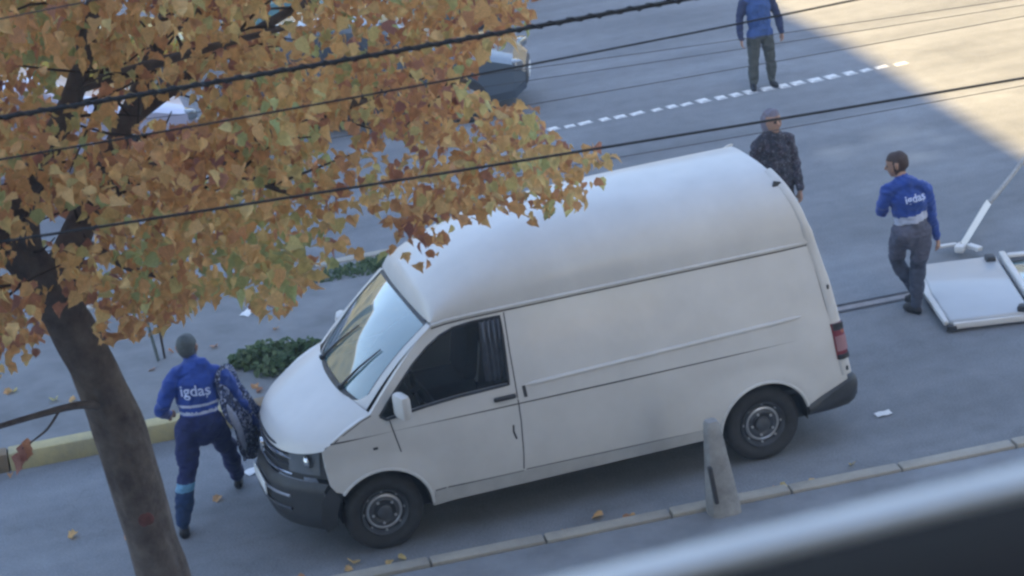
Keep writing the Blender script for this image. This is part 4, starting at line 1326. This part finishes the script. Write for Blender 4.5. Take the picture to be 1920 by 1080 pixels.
# ------------------------------------------------------------------ post at the near kerb
bo = tag(empty('concrete_post', (3.53, -.86, .085)), 'tapered pale concrete post at the near kerb, dark stripe on its side', 'bollard')
q = MB(); V = []; F = []
prof = [(0, .19, .17), (.2, .17, .15), (.5, .125, .12), (.72, .095, .10), (.80, .085, .09), (.83, .06, .07)]
lean = -.05
for (z, a, c) in prof:
    for sx, sy in ((-1, -1), (-.6, -1.25), (.6, -1.25), (1, -1), (1.15, 0), (1, 1), (.6, 1.2), (-.6, 1.2), (-1, 1), (-1.15, 0)):
        V.append((sx * a * .64 + lean * z, sy * c * .55, z))
n = 10
for i in range(len(prof) - 1):
    for k in range(n): F.append((i * n + k, i * n + (k + 1) % n, (i + 1) * n + (k + 1) % n, (i + 1) * n + k))
F += [tuple(range(n))[::-1], tuple((len(prof) - 1) * n + k for k in range(n))]
q.add(V, F); q.build('shaft', MT['conc'], bo, angle=50)
q = MB(); q.bbox((-.092 + lean * .3, -.095, .30), (.035, .05, .34), .012, Matrix.Rotation(-.10, 3, 'Y')); q.build('stripe', MT['gap'], bo)  # dark box set into the left side of the shaft
# ------------------------------------------------------------------ overhead cables
def cable(label, x0, z0, x1, z1, y, r, sag=.10, twist=0, m='cable', grp='cables strung over the street'):
    """straight span between two far points with a slight sag; x0..x1 give the part seen"""
    sl = (z1 - z0) / (x1 - x0)
    P = []
    for k in range(61):
        x = -16 + 32 * k / 60
        z = z0 + sl * (x - x0) + sag * ((x - (x0 + x1) / 2) / 8) ** 2
        P.append((x, y, z))
    q = MB(); q.tube(P, r, 8)
    if twist:
        T_ = []
        for k in range(1600):
            x = -16 + 32 * k / 1600; z = z0 + sl * (x - x0) + sag * ((x - (x0 + x1) / 2) / 8) ** 2
            T_.append((x, y + r * 1.1 * math.cos(x * 70), z + r * 1.1 * math.sin(x * 70)))
        q.tube(T_, r * .62, 5)
    o = q.build('overhead_cable', MT[m], None, origin=(0, y, z0))
    tag(o, label, 'cable', grp)
    return o
cable('thick twisted black cable, uppermost across the top of the crown', -1.94, 6.22, 1.03, 6.19, -8, .0098, .25, 1)
cable('plain black cable passing low across the crown and above the van roof', -2.04, 5.71, 2.59, 5.54, -8, .0062, .12)
cable('black cable crossing the middle of the crown and on over the road', -1.97, 6.04, 1.88, 6.04, -8, .0046, .32)
cable('thin grey wire just under the low black cable', 4.55, 3.11, 6.61, 3.07, -.5, .0034, .1, 0, 'cable2')
cable('faint thin wire nearest above the dotted lane line', 2.57, 3.70, 6.63, 3.65, -.5, .0032, .1, 0, 'cable2')
cable('faint thin wire crossing the legs of the man at the lane line', 3.65, 3.86, 6.64, 3.76, -.55, .0028, .1, 0, 'cable2')
cable('faint thin wire through the sunlit corner, highest of the thin ones', 3.66, 3.93, 6.54, 3.81, -.5, .0028, .1, 0, 'cable2')
cable('thin dark wire at the very top left over the leaves', -1.9, 6.62, -1.5, 6.63, -8.0, .003, .1, 0, 'cable2')

# ------------------------------------------------------------------ the plane tree
tree = tag(empty('plane_tree', (-1.05, -3.0, .08)), 'autumn plane tree with brown and orange leaves in front of the road', 'tree')
TI = Matrix.Translation((1.05, 3.0, -.08))
def tp(o):
    o.matrix_parent_inverse = TI; return o
q = MB()
TR = [(-1.06, -3, .05), (-1.10, -3, .5), (-1.16, -3, 1.1), (-1.235, -3, 1.75), (-1.31, -3, 2.43), (-1.37, -3, 2.9), (-1.43, -3, 3.25), (-1.53, -3.0, 3.62), (-1.66, -3.05, 3.95), (-1.78, -3.1, 4.2)]
rad = [.24, .195, .18, .174, .168, .164, .16, .155, .15, .145]
DP = []; DR = []
for i in range(len(TR) - 1):
    for k in range(9):
        t = k / 9
        DP.append(Vector(TR[i]).lerp(Vector(TR[i + 1]), t)); DR.append(rad[i] + (rad[i + 1] - rad[i]) * t)
DP.append(Vector(TR[-1])); DR.append(rad[-1])
V = []; n = 48
for p, r in zip(DP, DR):
    for k in range(n):
        a = 2 * PI * k / n
        f = 1 + .05 * noise.noise(Vector((math.cos(a) * 5, math.sin(a) * 5, p.z * .9))) + .035 * noise.noise(Vector((math.cos(a) * 9, math.sin(a) * 9, p.z * 2.2))) + .13 * noise.noise(Vector((math.cos(a) * 1.3, math.sin(a) * 1.3, p.z * 1.6))) + .07 * noise.noise(Vector((math.cos(a) * 4, math.sin(a) * 4, p.z * 3)))
        V.append((p.x + r * f * math.cos(a), p.y + r * f * math.sin(a), p.z))
F = []
for i in range(len(DP) - 1):
    for k in range(n): F.append((i * n + k, i * n + (k + 1) % n, (i + 1) * n + (k + 1) % n, (i + 1) * n + k))
q.add(V, F)
trunk = tp(q.build('trunk', MT['bark'], tree, angle=80))
q = MB(); q.lathe([(0, -.176), (.03, -.175), (.052, -.166), (.055, -.14)], 14, 'y', (-1.29, -3.0, 2.20)); q.build('red_mark', mat('faded_red', (.15, .06, .055), .9, .35, 14), trunk)
branch_pts = []
def branch(pts, r0, r1, seg=8, m='bark', name='limb'):
    P = [Vector(p) for p in pts]
    D = []
    for i in range(len(P) - 1):
        for k in range(seg):
            t = k / seg
            a = P[max(0, i - 1)]; b_ = P[i]; c_ = P[i + 1]; d_ = P[min(len(P) - 1, i + 2)]
            D.append(.5 * ((2 * b_) + (c_ - a) * t + (2 * a - 5 * b_ + 4 * c_ - d_) * t * t + (3 * b_ - a - 3 * c_ + d_) * t ** 3))
    D.append(P[-1])
    q = MB(); q.tube(D, [r0 + (r1 - r0) * k / (len(D) - 1) for k in range(len(D))], 8)
    tp(q.build(name, MT[m], tree, angle=80))
    branch_pts.extend(D)
    return D
limbs = []
limbs.append(branch([(-1.6, -3.02, 3.82), (-1.38, -2.8, 4.08), (-1.15, -2.55, 4.33), (-.9, -2.4, 4.65), (-.6, -2.5, 5.2), (-.3, -2.6, 5.9)], .12, .035))
limbs.append(branch([(-1.76, -3.1, 4.15), (-2.1, -3.3, 4.5), (-2.5, -3.4, 5.2), (-2.7, -3.4, 6.0)], .14, .05))
limbs.append(branch([(-1.72, -3.08, 4.1), (-1.65, -3.4, 4.6), (-1.3, -3.9, 5.3), (-1.0, -4.2, 6.2)], .11, .04))
limbs.append(branch([(-1.15, -2.55, 4.33), (-.5, -3.0, 4.5), (.3, -3.4, 4.75), (.9, -3.3, 4.85), (1.2, -3.2, 4.72)], .06, .015))
limbs.append(branch([(-.9, -2.4, 4.65), (-.1, -2.1, 4.95), (.7, -2.0, 5.2), (1.5, -2.2, 5.3)], .055, .012))
limbs.append(branch([(-.5, -3.0, 4.5), (-.25, -3.5, 4.4), (0, -3.7, 4.3)], .03, .008))
limbs.append(branch([(-1.38, -2.8, 4.08), (-1.1, -3.3, 3.95), (-.9, -3.6, 3.95)], .035, .008))
limbs.append(branch([(-.6, -2.5, 5.2), (.1, -2.9, 5.6), (.9, -3.2, 5.8)], .04, .012))
limbs.append(branch([(-1.3, -3.9, 5.3), (-.7, -4.4, 5.5), (-.1, -4.6, 5.6)], .04, .012))
limbs.append(branch([(-1.45, -3.12, 3.04), (-1.6, -3.25, 3.12), (-1.85, -3.3, 3.13), (-2.2, -3.35, 3.12)], .03, .016, name='low_branch'))
limbs.append(branch([(-1.7, -3.27, 3.13), (-1.8, -3.3, 3.03), (-1.9, -3.3, 2.97), (-2.0, -3.3, 2.92)], .010, .004, name='low_branch'))
limbs.append(branch([(-1.95, -3.15, 4.3), (-2.2, -3.8, 4.0), (-2.3, -4.1, 3.7)], .03, .010))
# crown outline of the real tree as seen in the photograph's projection, used only to decide which sprays of the volume carry leaves
FPX = 4364.81
def proj(p):
    d = Vector(p) - CAM
    z = d.dot(FW)
    return 960 + FPX * d.dot(RX) / z, 540 - FPX * d.dot(UP) / z
crown_poly = [(-900, -900), (1150, -900), (1010, -20), (985, 60), (915, 92), (900, 128), (905, 178), (935, 200), (970, 192), (1010, 210), (1030, 250), (1075, 275), (1135, 262), (1150, 285), (1128, 330), (1098, 372),
              (1050, 392), (985, 418), (930, 415), (880, 408), (850, 428), (835, 462), (800, 490), (762, 505), (725, 478), (690, 470), (645, 487), (620, 500), (560, 540), (545, 575), (505, 590), (470, 585), (452, 545), (405, 548), (340, 585),
              (318, 612), (240, 640), (190, 642), (170, 590), (165, 560), (115, 575), (70, 580), (78, 640), (62, 680), (0, 705), (-900, 760)]
for k in range(70):   # twigs
    b0_ = random.choice(branch_pts[20:])
    d = Vector((random.uniform(-1, 1), random.uniform(-1, .6), random.uniform(-.5, .7))).normalized() * random.uniform(.4, .9)
    e_ = b0_ + d
    if b0_.z < 3.6 or not pip(*proj(e_), crown_poly): continue
    branch([b0_, b0_.lerp(e_, .5) + Vector((0, 0, random.uniform(-.05, .1))), e_], .011, .004, 3, 'twig', 'twig')

holes_px = [((330, 205), 62, 30), ((150, 150), 48, 24), ((235, 228), 24, 24), ((515, 25), 20, 30), ((640, 250), 32, 20), ((690, 430), 44, 34), ((600, 95), 16, 14), ((745, 275), 30, 22), ((420, 500), 14, 12), ((120, 425), 60, 30), ((60, 490), 45, 34)]
def leaf_shape(L, fold, curl, seed):
    """five lobed leaf, folded along its midrib: points outwards along +x"""
    rg = random.Random(seed)
    out = [(0, 0), (.06, .22), (.10, .42), (.28, .42), (.42, .52), (.54, .38), (.70, .36), (.78, .18), (1.0, 0)]
    V = [(0, 0, 0), (.35, 0, 0), (.7, 0, 0), (1.0, 0, 0)]
    top_ = [(x * (1 + rg.uniform(-.06, .06)), y * (1 + rg.uniform(-.12, .12))) for x, y in out[1:-1]]
    bot_ = [(x * (1 + rg.uniform(-.06, .06)), -y * (1 + rg.uniform(-.12, .12))) for x, y in out[1:-1]]
    V += [(x, y, 0) for x, y in top_] + [(x, y, 0) for x, y in bot_]
    def f(o): return [(0, 1, o + 1, o), (1, o + 2, o + 1), (1, 2, o + 4, o + 3, o + 2), (2, o + 5, o + 4), (2, 3, o + 6, o + 5), (0, o, o + 1)][:5]
    F = [tuple(i) for i in f(4)] + [tuple(reversed(i)) for i in f(11)]
    P = [Vector((x * L, y * L, (fold * abs(y) - curl * (x * x) * .6 - .25 * curl * abs(y)) * L)) for x, y, z in V]
    return P, F
shapes = [leaf_shape(1.0, random.uniform(.2, 1.0), random.uniform(.2, 1.3), k) for k in range(10)]
rl = random.Random(21)
# sprays: clumps of leaves through the volume of the crown
sprays = []
tries = 0
while len(sprays) < 2750 and tries < 120000:
    tries += 1
    p = Vector((rl.uniform(-4.2, 2.9), rl.uniform(-5.6, -.6), rl.uniform(3.2, 7.2)))
    e = ((p.x + .9) / 3.6) ** 2 + ((p.y + 3.1) / 2.1) ** 2 + ((p.z - 5.2) / 2.2) ** 2
    if e > 1.25: continue
    u, v = proj(p)
    if not pip(u, v, crown_poly): continue
    skip = False
    for (hx, hy), ra, rb_ in holes_px:
        if ((u - hx) / (ra + 12)) ** 2 + ((v - hy) / (rb_ + 12)) ** 2 < 1: skip = True; break
    if skip: continue
    dn = noise.noise(p * .9) + .6 * noise.noise(p * 2.3 + Vector((9, 4, 2)))
    if dn < (-.30 if u < 560 else -.12) and rl.random() < .9: continue
    sprays.append(p)
leaves = []
for sp in sprays:
    toneb = .48 + .5 * noise.noise(sp * 1.1 + Vector((3, 7, 1))) + .35 * noise.noise(sp * 3.1)
    if rl.random() < .07: toneb += .4
    nl = rl.randint(7, 13)
    axis = Vector((rl.uniform(-1, 1), rl.uniform(-1, .4), rl.uniform(-.7, .3))).normalized()
    for k in range(nl):
        c = sp + Vector((rl.gauss(0, .12), rl.gauss(0, .14), rl.gauss(0, .10)))
        u, v = proj(c)
        if not pip(u, v, crown_poly): continue
        if any(((u - hx) / ra) ** 2 + ((v - hy) / rb_) ** 2 < 1 for (hx, hy), ra, rb_ in holes_px): continue
        L = rl.uniform(.045, .10)
        # leaves hang: stalk end up, tip out and down, face tilted to the sky
        d = (axis * .5 + Vector((rl.uniform(-1, 1), rl.uniform(-1, 1), rl.uniform(-1.1, .2)))).normalized()
        nrm = Vector((rl.gauss(0, .5), rl.gauss(-.2, .5), rl.uniform(.4, 1.2)))
        nrm = (nrm - d * nrm.dot(d)).normalized()
        leaves.append((c, d, nrm, L, min(1, max(0, toneb + rl.gauss(0, .13))), rl.randrange(10)))
# the 260 that show largest: nearest the camera, inside the frame, spread over the outline
def shown(l):
    u, v = proj(l[0])
    return (l[0] - CAM).length / l[3] if 0 <= u < 1920 and 0 <= v < 1080 else 1e9
order = sorted(range(len(leaves)), key=lambda i: shown(leaves[i]))
single = set(order[:290])
lm_ = {}
def leafmesh(sh, tone):
    t = round(tone * 7)
    if (sh, t) not in lm_:
        me = bpy.data.meshes.new('leaf')
        P, F = shapes[sh]
        me.from_pydata([tuple(p) for p in P], [], F)
        at = me.attributes.new('tone', 'FLOAT', 'FACE'); at.data.foreach_set('value', [t / 7.0] * len(F))
        me.shade_smooth(); me.materials.append(MT['leaf']); lm_[(sh, t)] = me
    return lm_[(sh, t)]
cv, cf, ctone = [], [], []
for i, (c, d, nrm, L, tone, sh) in enumerate(leaves):
    b_ = nrm.cross(d)
    M3 = Matrix((d, b_, nrm)).transposed()
    if i in single:
        o = bpy.data.objects.new('leaf', leafmesh(sh, tone)); C.objects.link(o); o.parent = tree
        o.matrix_parent_inverse = TI
        o.matrix_basis = Matrix.Translation(c) @ (M3 * L).to_4x4()
    else:
        P, F = shapes[sh]
        k = len(cv)
        cv += [tuple(M3 @ (p * L) + c) for p in P]
        cf += [tuple(j + k for j in f) for f in F]
        ctone += [tone] * len(F)
me = bpy.data.meshes.new('crown'); me.from_pydata(cv, [], cf); me.shade_smooth()
at = me.attributes.new('tone', 'FLOAT', 'FACE'); at.data.foreach_set('value', ctone)
crown = link('crown', me, MT['leaf'], tree); crown.matrix_parent_inverse = TI; crown['kind'] = 'stuff'
print('leaves', len(leaves), 'faces', len(cf))
# one dry leaf hanging from the low branch
for (x, z, t) in ((-2.02, 2.95, .05), (-2.06, 2.90, .02), (-1.98, 2.98, .1)):
    o = bpy.data.objects.new('leaf', leafmesh(2, t)); C.objects.link(o); o.parent = tree; o.matrix_parent_inverse = TI
    o.matrix_basis = Matrix.Translation((x, -3.32, z)) @ Matrix.Rotation(1.2, 4, 'Y') @ Matrix.Scale(.13, 4)

# ------------------------------------------------------------------ planting, litter
def blades(name, cx, cy, rx, ry, n, h0, h1, z, label=None, cat=None, kind=None, seed=1, spread=.5):
    rg = random.Random(seed)
    V, F, Tn = [], [], []
    for k in range(n):
        a = rg.uniform(0, 2 * PI); r = math.sqrt(rg.random())
        x, y = cx + rx * r * math.cos(a), cy + ry * r * math.sin(a)
        h = rg.uniform(h0, h1) * (1.1 - .6 * r * r)
        dx, dy = rg.gauss(0, spread) * h, rg.gauss(0, spread) * h
        wx, wy = rg.uniform(-.02, .02), rg.uniform(-.02, .02)
        i = len(V)
        V += [(x - wx, y - wy, z), (x + wx, y + wy, z), (x + dx * .5 + wx, y + dy * .5 + wy, z + h * .65), (x + dx * .5 - wx, y + dy * .5 - wy, z + h * .65), (x + dx, y + dy, z + h)]
        F += [(i, i + 1, i + 2, i + 3), (i + 3, i + 2, i + 4)]
        t = min(1, max(0, rg.gauss(.45, .22))); Tn += [t, t]
    me = bpy.data.meshes.new(name); me.from_pydata([(v[0] - cx, v[1] - cy, v[2] - z) for v in V], [], F)
    at = me.attributes.new('tone', 'FLOAT', 'FACE'); at.data.foreach_set('value', Tn)
    o = link(name, me, MT['grass']); o.location = (cx, cy, z)
    return tag(o, label, cat, None, kind)
def bush(cx, cy, rx, ry, h, n, label, seed):
    rg = random.Random(seed); V, F, Tn = [], [], []
    lumps = [(rg.uniform(-.7, .7), rg.uniform(-.7, .7), rg.uniform(.5, 1)) for k in range(9)]
    for k in range(n):
        lx, ly, lh = rg.choice(lumps)
        d = Vector((rg.gauss(0, 1), rg.gauss(0, 1), abs(rg.gauss(0, 1)))).normalized() * rg.uniform(.55, 1)
        p = Vector((lx * rx + d.x * rx * .45, ly * ry + d.y * ry * .45, .02 + d.z * h * lh))
        P, Fc = shapes[rg.randrange(10)]
        Rm = Matrix.Rotation(rg.uniform(0, 6.28), 3, 'Z') @ Matrix.Rotation(rg.gauss(0, .7), 3, 'X') @ Matrix.Rotation(rg.gauss(.2, .6), 3, 'Y')
        i = len(V); L = rg.uniform(.045, .085)
        V += [tuple(Rm @ (q_ * L) + p) for q_ in P]; F += [tuple(j + i for j in f) for f in Fc]
        Tn += [min(1, max(0, .45 + .5 * noise.noise(p * 4) + rg.gauss(0, .15)))] * len(Fc)
    me = bpy.data.meshes.new('leaves'); me.from_pydata(V, [], F)
    at = me.attributes.new('tone', 'FLOAT', 'FACE'); at.data.foreach_set('value', Tn)
    root = tag(empty('shrub', (cx, cy, .145)), label, 'shrub')
    o = link('leaves', me, MT['grass'], root); o['kind'] = 'stuff'
    for k in range(6):
        lx, ly, lh = lumps[k]
        q = MB(); q.tube([(lx * rx * .4, ly * ry * .4, 0), (lx * rx, ly * ry, h * lh * .8)], [.012, .006], 5); q.build('stem', MT['twig'], root)
bush(.95, 4.4, .52, .36, .22, 1200, 'low green leafy shrub on the traffic island beyond the van bonnet', 3)
bush(4.9, 6.2, .55, .5, .36, 800, 'small green shrub at the far end of the traffic island behind the van', 4)
blades('grass', 5.35, 8.35 - 1.6, .5, .35, 900, .06, .16, .145, 'rough grass at the end of the traffic island', None, 'stuff', seed=5)
blades('grass', 3.3, 6.7, 1.9, .30, 1500, .03, .11, .145, 'rough grass strip along the far edge of the traffic island', None, 'stuff', seed=8)
# young sapling with its stake
sp_ = tag(empty('sapling', (-.24, 5.2, .145)), 'thin bare young tree on the traffic island behind the running worker', 'sapling')
q = MB(); q.tube([(0, 0, 0), (-.05, .0, .5), (-.06, .01, 1.0), (-.12, .0, 1.5)], [.018, .016, .013, .008], 6); q.build('stem', mat('sapling_bark', (.13, .15, .14), .8, .2, 12), sp_)
q = MB(); q.tube([(.07, .02, 0), (.06, .02, .8)], .013, 6); q.build('stake', MT['twig'], sp_)
# fallen leaves on the island and gutter
rg = random.Random(11)
V, F, Tn = [], [], []
for k in range(150):
    x = rg.uniform(-6, 5); 
    y = rg.choice((rg.uniform(3.7, 7.0), rg.uniform(3.7, 5.2), rg.gauss(kerb_y(x) - .14, .08), rg.uniform(-.2, 2.6) if x < 0 else near_y(x) + rg.uniform(.02, .3)))
    if abs(y - kerb_y(x) - .09) < .14: continue
    z = .152 if y > kerb_y(x) + .2 else .006
    P, Fc = shapes[rg.randrange(10)]
    Rm = Matrix.Rotation(rg.uniform(0, 6.28), 3, 'Z') @ Matrix.Rotation(rg.gauss(0, .25), 3, 'X')
    i = len(V); L = rg.uniform(.06, .12)
    V += [tuple(Rm @ (p * L) + Vector((x, y, z + .02))) for p in P]
    F += [tuple(j + i for j in f) for f in Fc]
    Tn += [rg.uniform(.1, .9)] * len(Fc)
me = bpy.data.meshes.new('fallen_leaves'); me.from_pydata(V, [], F)
at = me.attributes.new('tone', 'FLOAT', 'FACE'); at.data.foreach_set('value', Tn)
tag(link('fallen_leaves', me, MT['leaf']), 'scattered brown fallen leaves on the traffic island', kind='stuff')
def scrap(x, y, z, s, label, rot=0):
    q = MB(); q.grid(lambda u, v: (u * s, v * s * .55, .012 + .05 * s * math.sin(u * 5 + v * 3) + .04 * s * v), lin(-1, 1, 7), lin(-1, 1, 5))
    o = q.build('paper_scrap', MT['paper']); o.location = (x, y, z); o.rotation_euler = (0, 0, rot)
    tag(o, label, 'litter')
scrap(5.57, .40, .004, .075, 'white scrap of litter on the road behind the van bumper')
scrap(.16, 2.25, .004, .10, 'white scrap of litter on the road by the van front', .5)
scrap(.86, 6.04, .15, .10, 'pale scrap of litter on the island under the hanging leaves', .9)
scrap(1.27, 6.42, .15, .12, 'pale torn paper on the island nearest the far kerb', .2)

# ------------------------------------------------------------------ haze volume, added to lift the blacks
hz = MB(); hz.box((0, 27, 19), (170, 126, 40))
hm = bpy.data.materials.new('veiling_haze'); hm.use_nodes = True
hn = hm.node_tree; hn.nodes.clear()
ho = hn.nodes.new('ShaderNodeOutputMaterial'); hv = hn.nodes.new('ShaderNodeVolumePrincipled')
hv.inputs['Color'].default_value = (.86, .92, 1, 1); hv.inputs['Density'].default_value = .0022; hv.inputs['Anisotropy'].default_value = .2
hn.links.new(hv.outputs[0], ho.inputs['Volume'])
tag(hz.build('haze', hm, None, smooth=False), 'thin haze added over the street to lift the blacks', kind='stuff')
